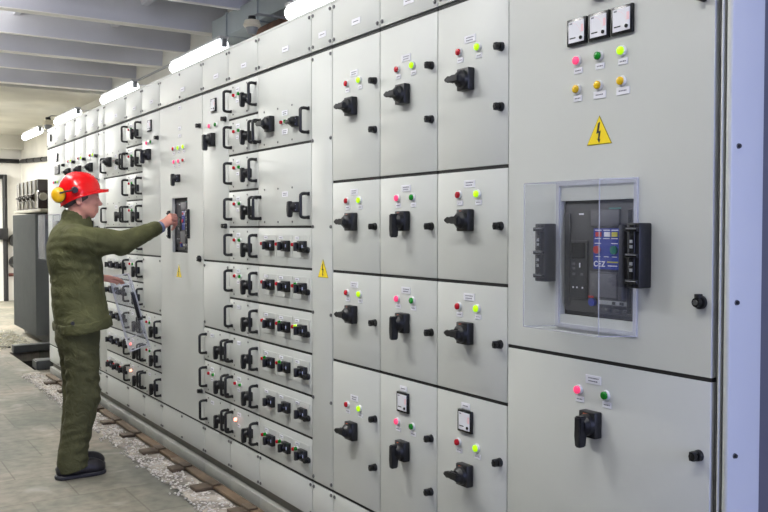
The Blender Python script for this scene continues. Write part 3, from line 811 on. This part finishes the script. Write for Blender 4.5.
for i in range(5): b.box((.355, ty0+.20+.28*i, 1.76), (.37, ty0+.23+.28*i, 2.12), M['trlid'])
put('terminal_housing', b.mesh('terminal_housing'), t, (0, 0, 0), 'brown-grey terminal housing')
for i in range(4):
    bb = MB(M['porc']); c = (.37, ty0+.30+.28*i, 1.90)
    for j in range(3): bb.cyl((-.02*j, 0, .0), (-.02*j-.014, 0, 0), .06-.008*j, M['porc'], seg=14); bb.cyl((-.02*j-.014, 0, 0), (-.02*j-.02, 0, 0), .03, M['porc'], seg=10)
    bb.cyl((-.06, 0, 0), (-.09, 0, 0), .012, M['steel'], seg=8)
    put('bushing', bb.mesh('bushing'), t, c)
b = MB(M['porc']); b.box((.345, ty0-.05, 1.745), (.60, ty0+.10, 1.98), M['porc'], .02); b.cyl((.40, ty0-.06, 1.9), (.40, ty0-.09, 1.9), .05, M['trlid'], seg=14); put('gauge_box', b.mesh('gauge_box'), t)
b = MB(M['trdark']); b.box((.80, ty0-.10, 1.75), (1.10, ty0+.22, 2.38), M['trdark'], .01); b.cyl((.95, ty0-.11, 2.1), (.95, ty0-.14, 2.1), .06, M['trlid'], seg=16)
put('control_box', b.mesh('control_box'), t)
b = MB(M['channel']); b.box((.45, ty0-.1, 0), (.58, ty1, .14), M['channel'], .01); b.box((1.0, ty0-.1, 0), (1.13, ty1, .14), M['channel'], .01); put('skid', b.mesh('skid'), t)
# dark steel channels round the pit
b = MB(M['channel']); b.box((-.08, PY0-.06, 0), (.42, PY0+.14, .10), M['channel'], .008); b.box((-.09, PY0-.07, .015), (-.08, PY0+.15, .09), M['channel'])
tag(put('steel_channel', b.mesh('steel_channel')), 'dark steel channel lying across the near edge of the floor pit', 'beam', 'steel channels at the pit')
b = MB(M['channel']); b.box((-.06, PY1-.10, 0), (.42, PY1+.06, .09), M['channel'], .008)
tag(put('steel_channel', b.mesh('steel_channel')), 'dark steel channel lying across the far edge of the floor pit', 'beam', 'steel channels at the pit')
# pale shavings on the floor
b = MB(M['straw'])
for i in range(420):
    a = random.random(); x = -.75+1.02*random.random(); y = 11.4+1.9*random.random(); L = random.uniform(.03, .11); th = random.uniform(0, PI); z = random.uniform(.004, .035)*(1 if i % 3 else 1.5)
    v = Vector((math.cos(th)*L/2, math.sin(th)*L/2, random.uniform(-.004, .012)))
    b.tube([Vector((x, y, z))-v, Vector((x, y, z+.008)), Vector((x, y, z))+v], .005, M['straw'], 4)
tag(put('shavings', b.mesh('shavings')), 'heap of pale shavings and wire ends on the floor by the transformer', 'debris', None, 'stuff')
b = MB(M['hornm']); b.tube([(-1.4, 13.1, .012), (-.8, 12.9, .012), (-.3, 12.2, .012), (-.1, 11.7, .012), (.3, 11.55, .012)], .011, M['pipe'], 6)
tag(put('floor_cable', b.mesh('floor_cable')), 'thin dark cable lying on the floor in front of the transformer', 'cable')

# gravel strip and wooden pieces along the plinth
b = MB(M['gravel']); nx, ny = 7, 240
gx = np.linspace(-.265, -.0895, nx); gy = np.linspace(2.6, 9.5, ny); V = []
for i in range(ny):
    V.append([b.bm.verts.new((gx[j]+(random.uniform(-.018, .018) if j == 0 else 0), gy[i], .004+random.uniform(0, .007)*(1 if 0 < j < nx-1 else .2))) for j in range(nx)])
for i in range(ny-1):
    for j in range(nx-1): b.bm.faces.new((V[i][j], V[i][j+1], V[i+1][j+1], V[i+1][j]))
for i in range(1500):
    x = random.uniform(-.285, -.10); y = 4.0+5.4*random.random(); r = random.uniform(.004, .010)
    if random.random() < .2: x -= random.uniform(0, .05)
    T = Matrix.Translation((x, y, .008)) @ Matrix.Rotation(random.random()*3, 4, 'Z') @ Matrix.Diagonal((r*random.uniform(.8, 1.5), r, r*.7, 1))
    for f in set(f for q in bmesh.ops.create_icosphere(b.bm, subdivisions=1, radius=1, matrix=T)['verts'] for f in q.link_faces): f.material_index = b.mi(M['stone'])
tag(put('gravel', b.mesh('gravel', None)), 'strip of pale crushed gravel along the foot of the cabinets', 'gravel', None, 'stuff')
stubs = [4.2, 4.71, 5.17, 5.67, 6.2, 6.7, 7.2, 7.7, 8.2, 8.71]
words = ['nearest the camera', 'second from the camera', 'third from the camera', 'fourth from the camera', 'fifth from the camera', 'sixth from the camera', 'just right of the worker’s shins', 'hidden behind the worker’s legs', 'just left of the worker’s trousers', 'farthest away, left of the worker']
for k, (y, w) in enumerate(zip(stubs, words)):
    b = MB(M['wood2']); j = random.uniform(-.012, .012)
    b.box((-.185+j, y-.05, .008), (-.0905, y+.05, .028), M['wood2'], .003); b.box((-.0905, y-.05, .0295), (-.045, y+.05, .040), M['wood2'], .003); b.box((-.10, y-.05, .024), (-.088, y+.05, .040), M['wood2'], .003)
    tag(put('wooden_block', b.mesh('wooden_block')), 'short brown wooden crosspiece on the gravel, '+w, 'wood', 'wooden crosspieces on the gravel')
for k, (y0, y1) in enumerate(((3.4, 5.40), (5.41, 7.35), (7.36, 9.2))):
    b = MB(M['wood']); b.box((-.088, y0, .010), (-.03, y1, .029), M['wood'], .003)
    tag(put('wooden_plank', b.mesh('wooden_plank')), 'long brown plank against the plinth, '+('nearest of the three' if k == 0 else 'middle one by the worker' if k == 1 else 'farthest of the three'), 'wood', 'planks along the plinth')

# ------------------------------------------------------------------ SDF modelling for the worker
class SDF:
    def __init__(s, lo, hi, h):
        s.lo = np.array(lo, float); s.h = h
        s.n = np.ceil((np.array(hi)-s.lo)/h).astype(int)+1
        s.F = np.full(s.n, .2, np.float32)
    def _win(s, lo, hi):
        a = np.clip(np.floor((np.array(lo)-s.lo)/s.h).astype(int), 0, s.n); b = np.clip(np.ceil((np.array(hi)-s.lo)/s.h).astype(int)+1, 0, s.n)
        ax = [s.lo[i]+s.h*np.arange(a[i], b[i]) for i in range(3)]
        return (slice(a[0], b[0]), slice(a[1], b[1]), slice(a[2], b[2])), np.meshgrid(*ax, indexing='ij', sparse=True)
    def _mix(s, w, d, k, op):
        A = s.F[w]; d = d.astype(np.float32)
        if op == 'u':
            if k: hh = np.clip(.5+.5*(A-d)/k, 0, 1); s.F[w] = A*(1-hh)+d*hh-k*hh*(1-hh)
            else: s.F[w] = np.minimum(A, d)
        elif op == 's':
            d = -d
            if k: hh = np.clip(.5-.5*(A-d)/k, 0, 1); s.F[w] = A*(1-hh)+d*hh+k*hh*(1-hh)
            else: s.F[w] = np.maximum(A, d)
    def cap(s, a, b, ra, rb=None, k=.01, op='u', sq=None):
        rb = ra if rb is None else rb; a = np.array(a, float); b = np.array(b, float); m = max(ra, rb)+k+.03
        w, (X, Y, Z) = s._win(np.minimum(a, b)-m, np.maximum(a, b)+m)
        d = b-a; L = d@d+1e-12
        t = np.clip(((X-a[0])*d[0]+(Y-a[1])*d[1]+(Z-a[2])*d[2])/L, 0, 1)
        D = np.sqrt((X-a[0]-t*d[0])**2+(Y-a[1]-t*d[1])**2+(Z-a[2]-t*d[2])**2)-(ra+(rb-ra)*t)
        s._mix(w, D, k, op); return s
    def ell(s, c, r, k=.01, op='u', R=None):
        c = np.array(c, float); r = np.array(r, float); m = r.max()+k+.03
        w, (X, Y, Z) = s._win(c-m, c+m)
        P = [X-c[0], Y-c[1], Z-c[2]]
        if R is not None: P = [R[0][i]*P[0]+R[1][i]*P[1]+R[2][i]*P[2] for i in range(3)]
        q = [P[i]/r[i] for i in range(3)]
        k0 = np.sqrt(q[0]**2+q[1]**2+q[2]**2); k1 = np.sqrt((q[0]/r[0])**2+(q[1]/r[1])**2+(q[2]/r[2])**2)+1e-9
        s._mix(w, k0*(k0-1)/k1, k, op); return s
    def cut(s, p, nrm):          # remove everything on the side nrm points to
        nrm = np.array(nrm, float); nrm /= np.linalg.norm(nrm)
        w, (X, Y, Z) = s._win(s.lo, s.lo+s.h*s.n)
        d = (X-p[0])*nrm[0]+(Y-p[1])*nrm[1]+(Z-p[2])*nrm[2]
        s.F = np.maximum(s.F, d.astype(np.float32)); return s
    def grid(s):
        return np.meshgrid(*[s.lo[i]+s.h*np.arange(s.n[i]) for i in range(3)], indexing='ij', sparse=True)
    def mesh(s, name, mats, matfn=None, relax=2):
        F = s.F; F[0], F[-1] = .1, .1; F[:, 0], F[:, -1] = .1, .1; F[:, :, 0], F[:, :, -1] = .1, .1
        ins = F < 0
        nx, ny, nz = np.array(F.shape)-1
        cnt = np.zeros((nx, ny, nz), np.int8)
        for i in (0, 1):
            for j in (0, 1):
                for k in (0, 1): cnt += ins[i:i+nx, j:j+ny, k:k+nz]
        act = (cnt > 0) & (cnt < 8); I = np.argwhere(act)
        idx = -np.ones(act.shape, np.int32); idx[act] = np.arange(len(I))
        acc = np.zeros((len(I), 3)); num = np.zeros(len(I))
        corners = [(i, j, k) for i in (0, 1) for j in (0, 1) for k in (0, 1)]
        for a in corners:
            for ax in range(3):
                if a[ax]: continue
                bb = list(a); bb[ax] = 1
                fa = F[I[:, 0]+a[0], I[:, 1]+a[1], I[:, 2]+a[2]]; fb = F[I[:, 0]+bb[0], I[:, 1]+bb[1], I[:, 2]+bb[2]]
                c = (fa < 0) != (fb < 0); t = np.where(c, fa/np.where(c, fa-fb, 1), 0)
                p = np.tile(np.array(a, float), (len(I), 1)); p[:, ax] += t
                acc += p*c[:, None]; num += c
        V = s.lo+s.h*(I+acc/num[:, None])
        Q = []
        for ax in range(3):
            u, v = (ax+1) % 3, (ax+2) % 3
            sl0 = [slice(None)]*3; sl1 = [slice(None)]*3; sl0[ax] = slice(0, -1); sl1[ax] = slice(1, None)
            A, B = ins[tuple(sl0)], ins[tuple(sl1)]; E = np.argwhere(A != B)
            E = E[(E[:, u] > 0) & (E[:, v] > 0) & (E[:, u] < (nx, ny, nz)[u]) & (E[:, v] < (nx, ny, nz)[v])]
            fl = A[E[:, 0], E[:, 1], E[:, 2]]
            def cell(du, dv):
                c = E.copy(); c[:, u] -= du; c[:, v] -= dv; return idx[c[:, 0], c[:, 1], c[:, 2]]
            q = np.stack([cell(1, 1), cell(0, 1), cell(0, 0), cell(1, 0)], 1)
            q[~fl] = q[~fl][:, ::-1]; Q.append(q)
        Q = np.concatenate(Q)
        for _ in range(relax):       # light Laplacian smoothing
            S = np.zeros_like(V); N = np.zeros(len(V))
            for a, b_ in ((0, 1), (1, 2), (2, 3), (3, 0)):
                np.add.at(S, Q[:, a], V[Q[:, b_]]); np.add.at(S, Q[:, b_], V[Q[:, a]]); np.add.at(N, Q[:, a], 1); np.add.at(N, Q[:, b_], 1)
            V = V*.5+.5*S/np.maximum(N, 1)[:, None]
        me = bpy.data.meshes.new(name)
        me.vertices.add(len(V)); me.vertices.foreach_set('co', V.astype(np.float32).ravel())
        me.loops.add(Q.size); me.loops.foreach_set('vertex_index', Q.astype(np.int32).ravel())
        me.polygons.add(len(Q)); me.polygons.foreach_set('loop_start', np.arange(0, Q.size, 4, dtype=np.int32))
        me.polygons.foreach_set('use_smooth', np.ones(len(Q), bool))
        for m in mats: me.materials.append(m)
        if matfn is not None:
            C = V[Q].mean(1); me.polygons.foreach_set('material_index', matfn(C).astype(np.int32))
        me.update(calc_edges=True); me.validate()
        return me

PYC = 5.28                                    # the worker stands at y = PYC facing +X (the cabinets)
w = thing('person', (-.68, PYC, 0), 'worker in red hard hat and olive work clothes reaching into the open breaker door', 'person')
LR = (-1, 1)                                  # right side is -y
R_SH, R_EL, R_WR = np.array((-.705, PYC-.185, 1.425)), np.array((-.455, PYC-.175, 1.405)), np.array((-.205, PYC-.06, 1.492))
L_SH, L_EL, L_WR = np.array((-.69, PYC+.185, 1.42)), np.array((-.72, PYC+.225, 1.17)), np.array((-.535, PYC+.165, 1.178))
R_AN, L_AN = np.array((-.740, PYC-.085, .10)), np.array((-.700, PYC+.085, .10))
R_KN, L_KN = np.array((-.675, PYC-.09, .48)), np.array((-.655, PYC+.09, .48))
# --- body
S = SDF((-.90, 4.98, 0), (-.02, 5.62, 1.84), .0042)
# skull, face
y = PYC
S.ell((-.652, y, 1.705), (.094, .074, .092), .01)
S.ell((-.612, y, 1.635), (.056, .056, .078), .03)
S.cap((-.672, y-.050, 1.625), (-.598, y-.016, 1.580), .020, .018, .02); S.cap((-.672, y+.050, 1.625), (-.598, y+.016, 1.580), .020, .018, .02)
S.cap((-.596, y-.010, 1.578), (-.596, y+.010, 1.578), .019, None, .016)
S.ell((-.600, y, 1.612), (.042, .040, .034), .02)
for sgn in LR:
    S.ell((-.588, y+sgn*.040, 1.652), (.024, .018, .018), .016)                # cheekbones
    S.cap((-.568, y+sgn*.012, 1.700), (-.580, y+sgn*.042, 1.698), .0105, .009, .012)   # brow
    S.ell((-.556, y+sgn*.030, 1.683), (.012, .015, .010), .008, 's')           # eye socket
    S.ell((-.5715, y+sgn*.030, 1.683), (.0125, .0125, .0125), .003)            # eyeball
    S.cap((-.562, y+sgn*.018, 1.691), (-.566, y+sgn*.043, 1.690), .0035, .003, .004)   # upper lid
    S.cap((-.563, y+sgn*.019, 1.676), (-.567, y+sgn*.041, 1.676), .003, .003, .004)
    S.ell((-.686, y+sgn*.078, 1.662), (.019, .009, .032), .006); S.ell((-.681, y+sgn*.087, 1.664), (.009, .006, .018), .004, 's')
    S.ell((-.546, y+sgn*.011, 1.637), (.010, .008, .007), .006)                # nostril wings
S.cap((-.563, y, 1.690), (-.543, y, 1.648), .0085, .0105, .010); S.ell((-.538, y, 1.643), (.012, .011, .010), .008)
S.cap((-.562, y-.018, 1.606), (-.562, y+.018, 1.606), .0065, None, .005); S.cap((-.564, y-.016, 1.595), (-.564, y+.016, 1.595), .0075, None, .005)
S.cap((-.553, y-.02, 1.6005), (-.553, y+.02, 1.6005), .0018, None, .002, 's')
S.ell((-.567, y, 1.588), (.010, .018, .006), .006, 's') if False else None
# neck and trunk (kept well inside the clothes)
S.cap((-.672, y, 1.62), (-.715, y, 1.46), .054, .062, .02)
S.cap((-.70, y-.13, 1.43), (-.70, y+.13, 1.43), .050, None, .03)
S.ell((-.69, y, 1.28), (.095, .15, .20), .03); S.ell((-.685, y, 1.02), (.09, .14, .16), .04)
def limb(a, b_, c, r): S.cap(a, b_, r[0], r[1], .02); S.cap(b_, c, r[1], r[2], .012)
limb(R_SH, R_EL, R_WR, (.048, .038, .027)); limb(L_SH, L_EL, L_WR, (.048, .038, .027))
limb(np.array((-.68, y-.085, .92)), R_KN, R_AN, (.07, .05, .036)); limb(np.array((-.675, y+.085, .92)), L_KN, L_AN, (.07, .05, .036))
for an in (R_AN, L_AN): S.cap(an+(0, 0, -.04), an+(.14, 0, -.06), .034, .026, .02)
# --- hands
def hand(wr, fwd, across, back, fingers, thumb, pl=.085, g=1.0):
    """wr wrist, fwd wrist->knuckles, across index->little, back = back of the hand normal"""
    fwd, across, back = [np.array(v, float)/np.linalg.norm(v) for v in (fwd, across, back)]
    for i in range(4):
        o = (i-1.5)
        kn = wr+fwd*(pl-.004*abs(o-.2)-.004*(i == 3))+across*(o*.0195*g)+back*.004*(1-abs(o)*.5)
        S.cap(wr+fwd*.012+across*o*.011, kn, .0145*g, .0112*g, .010)
        p = kn
        for (L, ang), r0, r1 in zip(zip((.040, .025, .020), fingers[i]), (.0098, .0090, .0083), (.0090, .0083, .0070)):
            d = fwd*math.cos(ang)-back*math.sin(ang); L *= (.95, 1.05, 1.0, .82)[i]*g; r0 *= g; r1 *= g
            S.cap(p, p+d*L, r0, r1, .0025); p = p+d*L
    S.ell(wr+fwd*.045-across*.006, (.040, .030, .020), .012, 'u', np.stack([fwd, across, np.cross(fwd, across)], 0).T if False else None)
    b0 = wr+fwd*.022-across*.022-back*.006
    p = b0; 
    for L, dv, r0, r1 in zip((.042, .032, .026), thumb, (.0145, .0115, .0102), (.0115, .0102, .0085)):
        d = np.array(dv, float); d = fwd*d[0]+across*d[1]+back*d[2]; d /= np.linalg.norm(d); L *= g; r0 *= g; r1 *= g
        S.cap(p, p+d*L, r0, r1, .004); p = p+d*L
    S.cap(wr-fwd*.03, wr+fwd*.02, .026, .024, .012)
# right hand: gripping, fingers folded down over the edge
hand(R_WR+(.02, .01, .008), (.80, .10, .58), (-.20, -.62, -.70), (-.45, -.55, .68),
     [(.75, 1.75, 2.5), (.80, 1.85, 2.6), (.85, 1.95, 2.7), (.9, 2.0, 2.8)], [(.75, -.55, -.15), (.95, -.1, -.3), (.85, .25, -.45)], .098, 1.16)
# left hand: flat pinch on the cover
hand(L_WR+(.018, -.004, .0), (.985, -.05, -.03), (-.06, .96, -.12), (0, 0, 1),
     [(.15, .45, .7), (.2, .5, .8), (.25, .6, .9), (.3, .7, 1.0)], [(.85, -.4, -.3), (.95, -.1, -.25), (.95, .1, -.2)], .08)
def skinmat(C):
    m = np.zeros(len(C), int)
    for sgn in LR:
        e = np.array((-.5715, PYC+sgn*.030, 1.683)); d = np.linalg.norm(C-e, axis=1)
        m[(d < .0138) & (C[:, 0] > e[0]+.006) & (np.abs(C[:, 2]-e[2]) < .0062)] = 1
        m[(d < .0142) & (C[:, 0] > e[0]+.0105) & (np.hypot(C[:, 1]-e[1], C[:, 2]-e[2]) < .0055)] = 2
    m[(C[:, 0] > -.566) & (np.abs(C[:, 1]-PYC) < .021) & (C[:, 2] > 1.5875) & (C[:, 2] < 1.612)] = 3
    return m
put('body', S.mesh('body', [M['skin'], M['eyew'], M['iris'], M['lips']], skinmat, 1), w)
# hair: cap of short hair at the back and temples
S = SDF((-.78, 5.17, 1.56), (-.54, 5.39, 1.83), .005)
S.ell((-.660, y, 1.708), (.0985, .0805, .094), .0); S.cap((-.735, y-.03, 1.645), (-.735, y+.03, 1.645), .022, None, .02)
for sgn in LR: S.cap((-.655, y+sgn*.066, 1.69), (-.662, y+sgn*.064, 1.655), .010, .007, .008)
S.cut((-.622, y, 1.715), (.80, 0, -.15)); S.cut((-.70, y, 1.628), (.55, 0, -.83))
for sgn in LR: S.ell((-.682, y+sgn*.088, 1.655), (.022, .03, .032), .004, 's')
put('hair', S.mesh('hair', [M['hair']]), w, (0, 0, 0), 'short greying hair')

# --- cloth helpers: folds as ripples in the surface
def folds(S, amp, terms):
    X, Y, Z = S.grid(); d = 0
    for (kx, ky, kz, ph, wgt, c, r) in terms:
        arg = kx*X+ky*Y+kz*Z+ph+1.9*np.sin(9*X+7*Y+11*Z)+1.1*np.sin(23*Y+17*Z+13*X)
        g = np.exp(-(((X-c[0])**2+(Y-c[1])**2+(Z-c[2])**2)/(r*r))) if c is not None else 1
        d = d+wgt*np.sin(arg)*g
    S.F = (S.F+amp*d*(np.abs(S.F) < .08)).astype(np.float32)
# --- jacket
S = SDF((-.93, 4.92, .84), (-.12, 5.66, 1.62), .006)
S.ell((-.690, y, 1.32), (.148, .205, .20), .02); S.ell((-.680, y, 1.12), (.150, .205, .24), .06)
S.ell((-.662, y, .98), (.152, .205, .17), .05); S.cap((-.725, y-.12, 1.452), (-.725, y+.12, 1.452), .062, None, .05)
S.ell((-.765, y, 1.36), (.082, .155, .16), .05)
S.cap((-.655, y-.10, .905), (-.655, y+.10, .905), .144, None, .03)
S.cut((-.66, y, .893), (.13, 0, -.985)) 
S.cap(R_SH, R_EL, .086, .072, .05); S.cap(R_EL, R_WR-(.012, 0, 0), .071, .047, .02)
S.cap(L_SH, L_EL, .082, .070, .05); S.cap(L_EL, L_WR-(.02, 0, 0), .068, .047, .02)
S.cut(R_WR-(.015, 0, .005), R_WR-R_EL) if False else None
S.cap((-.700, y, 1.49), (-.692, y, 1.556), .082, .080, .02); S.cap((-.65, y, 1.50), (-.645, y, 1.535), .055, .05, .03)                 # stand collar
S.cap((-.64, y, 1.50), (-.60, y, 1.43), .035, .03, .04)
# open neck and cuffs
S.cap((-.685, y, 1.545), (-.660, y, 1.68), .068, .085, .006, 's')
def cut_end(p, dirv, r=.09):
    dirv = np.array(dirv)/np.linalg.norm(dirv); S.cap(p+dirv*r, p+dirv*(r+.10), r, None, .003, 's')
folds(S, .0032, [
    (10, -6, 95, 0, 1.0, (-.70, y-.2, 1.40), .22), (60, 20, 40, 1.0, .9, (-.66, y-.2, 1.15), .26), (-55, 10, 70, 2.0, 1.1, (-.62, y-.2, 1.30), .14),
    (85, 0, -30, .5, 1.0, tuple(R_EL), .10), (100, 0, 35, 0, .8, tuple(R_WR-(.08, 0, .03)), .08), (20, 0, 120, .7, .8, (-.66, y, .96), .2), (50, 30, -60, 0, .7, (-.80, y, 1.2), .25)])
def jmat(C): return np.zeros(len(C), int)
jk = put('jacket', S.mesh('jacket', [M['jacket']], None, 1), w, (0, 0, 0), 'olive green work jacket')
# hem band, snap and seams of the jacket
def ring_pts(z0, slope, a, b_, cx, n=48):
    return [(cx+a*math.cos(t), y+b_*math.sin(t), z0-slope*(cx+a*math.cos(t)+.66)) for t in np.linspace(0, 2*PI, n, endpoint=False)]
b = MB(M['black2']); b.cyl((-.760, y-.208, .940), (-.762, y-.224, .940), .011, M['dink'], seg=16); put('snap', b.mesh('snap'), jk, (0, 0, 0), 'dark snap button on the hem')
S = SDF((-.90, 5.00, .86), (-.46, 5.56, 1.04), .006)
S.cap((-.657, y-.10, .905), (-.657, y+.10, .905), .152, None, .0); S.cut((-.66, y, .880), (.17, 0, -.985)); S.cut((-.66, y, .943), (-.17, 0, .985))
folds(S, .002, [(40, 60, 20, 0, 1, None, 1)])
put('hem_band', S.mesh('hem_band', [M['jacket']], None, 1), jk)
# shirt cuff at the right wrist
b = MB(M['cuff']); dd = (R_WR-R_EL)/np.linalg.norm(R_WR-R_EL); b.cyl(R_WR+dd*.010, R_WR+dd*.034, .040, M['cuff'], r2=.037, seg=24); put('shirt_cuff', b.mesh('shirt_cuff'), w, (0, 0, 0), 'blue shirt cuff')
# --- trousers
S = SDF((-.90, 5.04, .03), (-.46, 5.52, 1.02), .006)
S.ell((-.682, y, .90), (.128, .165, .17), .02); S.ell((-.705, y, .82), (.100, .155, .12), .04)
for sgn, kn, an in ((-1, R_KN, R_AN), (1, L_KN, L_AN)):
    S.cap((-.682, y+sgn*.085, .86), kn, .105, .093, .03); S.cap(kn, an+(0, 0, .03), .093, .080, .03); S.ell(an+(.0, 0, -.03), (.090, .080, .12), .03)
S.cut((0, 0, .985), (0, 0, 1)); S.cut((-.7, y, .058), (.28, 0, -.96))
folds(S, .0036, [(40, 20, 75, 0, 1.0, (-.66, y-.09, .53), .17), (-35, 15, 85, 1, .9, (-.69, y-.09, .25), .2), (60, 10, 50, 2, .9, (-.66, y-.12, .80), .16), (30, 0, 120, 0, 1.0, (-.71, y-.09, .11), .09),
             (40, -20, 75, 0, 1.0, (-.66, y+.09, .53), .17), (-30, 10, 70, 0, .7, (-.7, y, .7), .25)])
tr = put('trousers', S.mesh('trousers', [M['trousers']], None, 1), w, (0, 0, 0), 'olive green work trousers')
# --- shoes
for sgn, an in ((-1, R_AN), (1, L_AN)):
    S = SDF(an+(-.15, -.09, -.11), an+(.25, .09, .07), .005)
    c = an
    S.cap(c+(-.055, 0, -.052), c+(.02, 0, -.052), .043, .043, .02); S.ell(c+(.088, 0, -.050), (.098, .048, .054), .03); S.cap(c+(-.03, 0, -.02), c+(0, 0, .01), .048, .044, .03)
    S.ell(c+(.135, 0, -.062), (.055, .044, .036), .02)
    S.cut(c+(0, 0, -.078), (0, 0, -1)); S.cut(c+(0, 0, .02), (0, 0, 1))
    sh = put('shoe', S.mesh('shoe', [M['shoe']]), w, (0, 0, 0), 'black work shoe')
    S = SDF(an+(-.15, -.09, -.12), an+(.25, .09, -.03), .005)
    S.cap(c+(-.052, 0, -.085), c+(.0, 0, -.085), .053, .050, .0); S.ell(c+(.085, 0, -.085), (.112, .053, .06), .02)
    S.cut(c+(0, 0, -.076), (0, 0, 1)); S.cut(c+(0, 0, -.0998), (0, 0, -1))
    put('sole', S.mesh('sole', [M['sole']], None, 0), sh)
# --- helmet
def helmet():
    b = MB(M['helmet']); cx, rx, ry, zt = -.671, .129, .106, 1.834
    def rim(x):
        t = (x-(cx-rx))/(2*rx)
        return 1.632+.105*min(1, max(0, t))**.75
    NA, NT = 64, 18
    def pt(ph, t, off=0):
        ct, st = math.cos(t)**.80, math.sin(t)**1.0
        if math.cos(ph) < 0: ct *= 1-.20*(-math.cos(ph))*max(0, 1-t/.6)**1.5
        x = cx+(rx+off)*math.cos(ph)*ct; yy = (ry+off)*math.sin(ph)*ct
        zr = rim(cx+rx*math.cos(ph)); z = zr+(zt+off-zr)*st
        if abs(yy) < .02 and off == 0: z += .004*math.sin(min(1, t*1.5)*PI/2)*math.cos(yy/.02*PI/2)
        return Vector((x, y+yy, z))
    rows = [[b.bm.verts.new(pt(2*PI*i/NA, t, off)) for i in range(NA)] for off in (0,) for t in np.linspace(0, PI/2*.985, NT)]
    inner = [[b.bm.verts.new(pt(2*PI*i/NA, t, -.004)) for i in range(NA)] for t in np.linspace(0, PI/2*.985, NT)]
    for R_ in (rows, inner):
        for A, B in zip(R_, R_[1:]):
            for i in range(NA): b.bm.faces.new((A[i], A[(i+1) % NA], B[(i+1) % NA], B[i]))
        b.bm.faces.new(R_[-1])
    # brim: flares all round a little, long at the front
    out = []
    for i in range(NA):
        ph = 2*PI*i/NA; c = math.cos(ph); e = .005*(c > -.3)+.047*max(0, c)**1.6; p = pt(ph, 0)
        out.append((b.bm.verts.new(p+Vector((e*c*1.0, e*math.sin(ph)*.5, -.004+.004*max(0, c)))), b.bm.verts.new(p+Vector((e*c, e*math.sin(ph)*.5, -.013-.006*max(0, c))))))
    for i in range(NA):
        j = (i+1) % NA
        b.bm.faces.new((rows[0][i], rows[0][j], out[j][0], out[i][0])); b.bm.faces.new((out[i][0], out[j][0], out[j][1], out[i][1])); b.bm.faces.new((out[i][1], out[j][1], inner[0][j], inner[0][i]))
    return b.mesh('hard_hat', 50)
hh = put('hard_hat', helmet(), w, (0, 0, 0), 'glossy red hard hat')
for sgn in LR:
    b = MB(M['muff'])
    T = Matrix.Translation((-.806, y-.088, 1.690)) @ Matrix.Rotation(-.35, 4, 'Z') if sgn < 0 else Matrix.Translation((-.715, y+.118, 1.665))
    b.ball((0, 0, 0), (.040, .028, .045), M['muff'], 24, 16, X=T); b.ball((0, -sgn*.022, 0), (.041, .012, .048), M['dink'], 24, 12, X=T)
    put('ear_muff', b.mesh('ear_muff'), hh, (0, 0, 0), 'yellow ear muff folded back')
    b = MB(M['black']); b.cyl((-.715, y+sgn*.094, 1.722), (-.715, y+sgn*.120, 1.720), .020, M['black'], r2=.017, seg=20)
    b.tube([(-.72, y+sgn*.114, 1.720), (-.76, y+sgn*.124, 1.712), (-.806 if sgn < 0 else -.72, y+sgn*.122, 1.70)], .005, M['black'], 8)
    put('muff_arm', b.mesh('muff_arm'), hh, (0, 0, 0), 'black swivel arm')

# --- the clear cover held in the left hand
cv = thing('clear_box_cover', (0, 0, 0), 'clear plastic breaker cover with black clip held in the worker’s lowered hand', 'cover')
Lx = Vector((.27, .10, -.95)).normalized(); Wx = Vector((.18, .96, .15)); Wx = (Wx-Lx*Wx.dot(Lx)).normalized(); Dx = Wx.cross(Lx)
top = Vector((-.345, PYC+.182+.10, 1.150))
Rm = Matrix((Dx, Wx, -Lx)).transposed()
if Dx.x < 0: pass
cv.matrix_world = Matrix.Translation(top+Lx*.222+Wx*.10) @ Rm.to_4x4()
def local(name, me, loc, label=None):
    o = bpy.data.objects.new(name, me); COL.objects.link(o); o.parent = cv; o.location = loc
    if label: o['label'] = label
local('cover_shell', cover_mesh(.30, .440, .125, e=.0042), (.0625, 0, 0))
b = MB(M['black']); b.box((-.011, -.022, -.085), (.011, .022, .085), M['black'], .004); b.box((-.02, -.03, -.10), (.012, .03, -.085), M['black'], .003)
local('clip', b.mesh('clip'), (-.045, -.155, .07), 'black plastic clip')

w.location = (-.68+.042, PYC+.182, 0)

# ------------------------------------------------------------------ light
def area(name, loc, sx, sy, power, col, tgt=None, rot=None):
    l = bpy.data.lights.new(name, 'AREA'); l.shape = 'RECTANGLE'; l.size = sx; l.size_y = sy; l.energy = power; l.color = col
    o = bpy.data.objects.new(name, l); COL.objects.link(o); o.location = loc
    if tgt is not None: o.rotation_euler = (Vector(tgt)-Vector(loc)).to_track_quat('-Z', 'Y').to_euler()
    else: o.rotation_euler = rot or (0, 0, 0)
    return o
for i, yy in enumerate((1.3, 3.7, 6.1, 8.5, 10.9, 13.3, 15.7, 17.9)):
    p = (24, 52, 17, 14, 16, 60, 300, 300)[i]; g = (35, 70, 80, 85, 85, 60, 260, 120)[i]  # farthest lamps added and boosted to brighten the back wall
    area('aisle_tube_and_fill', (-1.5, yy, 3.24), .12, 1.4, p, (1.0, .995, .955))
    area('aisle_tube_ceiling_fill', (-1.5, yy, 3.27), .12, 1.4, g, (1.0, .995, .955), rot=(PI, 0, 0))  # up-facing twin of each tube, added to brighten the ceiling
area('daylight', (-.25, YR+.02, 1.9), 1.7, 1.9, 165, (.45, .52, 1.0), tgt=(-.25, 5, 1.9))
wd = bpy.data.worlds.new('world'); SC.world = wd; wd.use_nodes = True
wd.node_tree.nodes['Background'].inputs[0].default_value = (.55, .65, .85, 1); wd.node_tree.nodes['Background'].inputs[1].default_value = .4
SC.view_settings.view_transform = 'Standard'; SC.view_settings.look = 'None'; SC.view_settings.gamma = 1
SC.view_settings.use_curve_mapping = False; SC.view_settings.exposure = 0
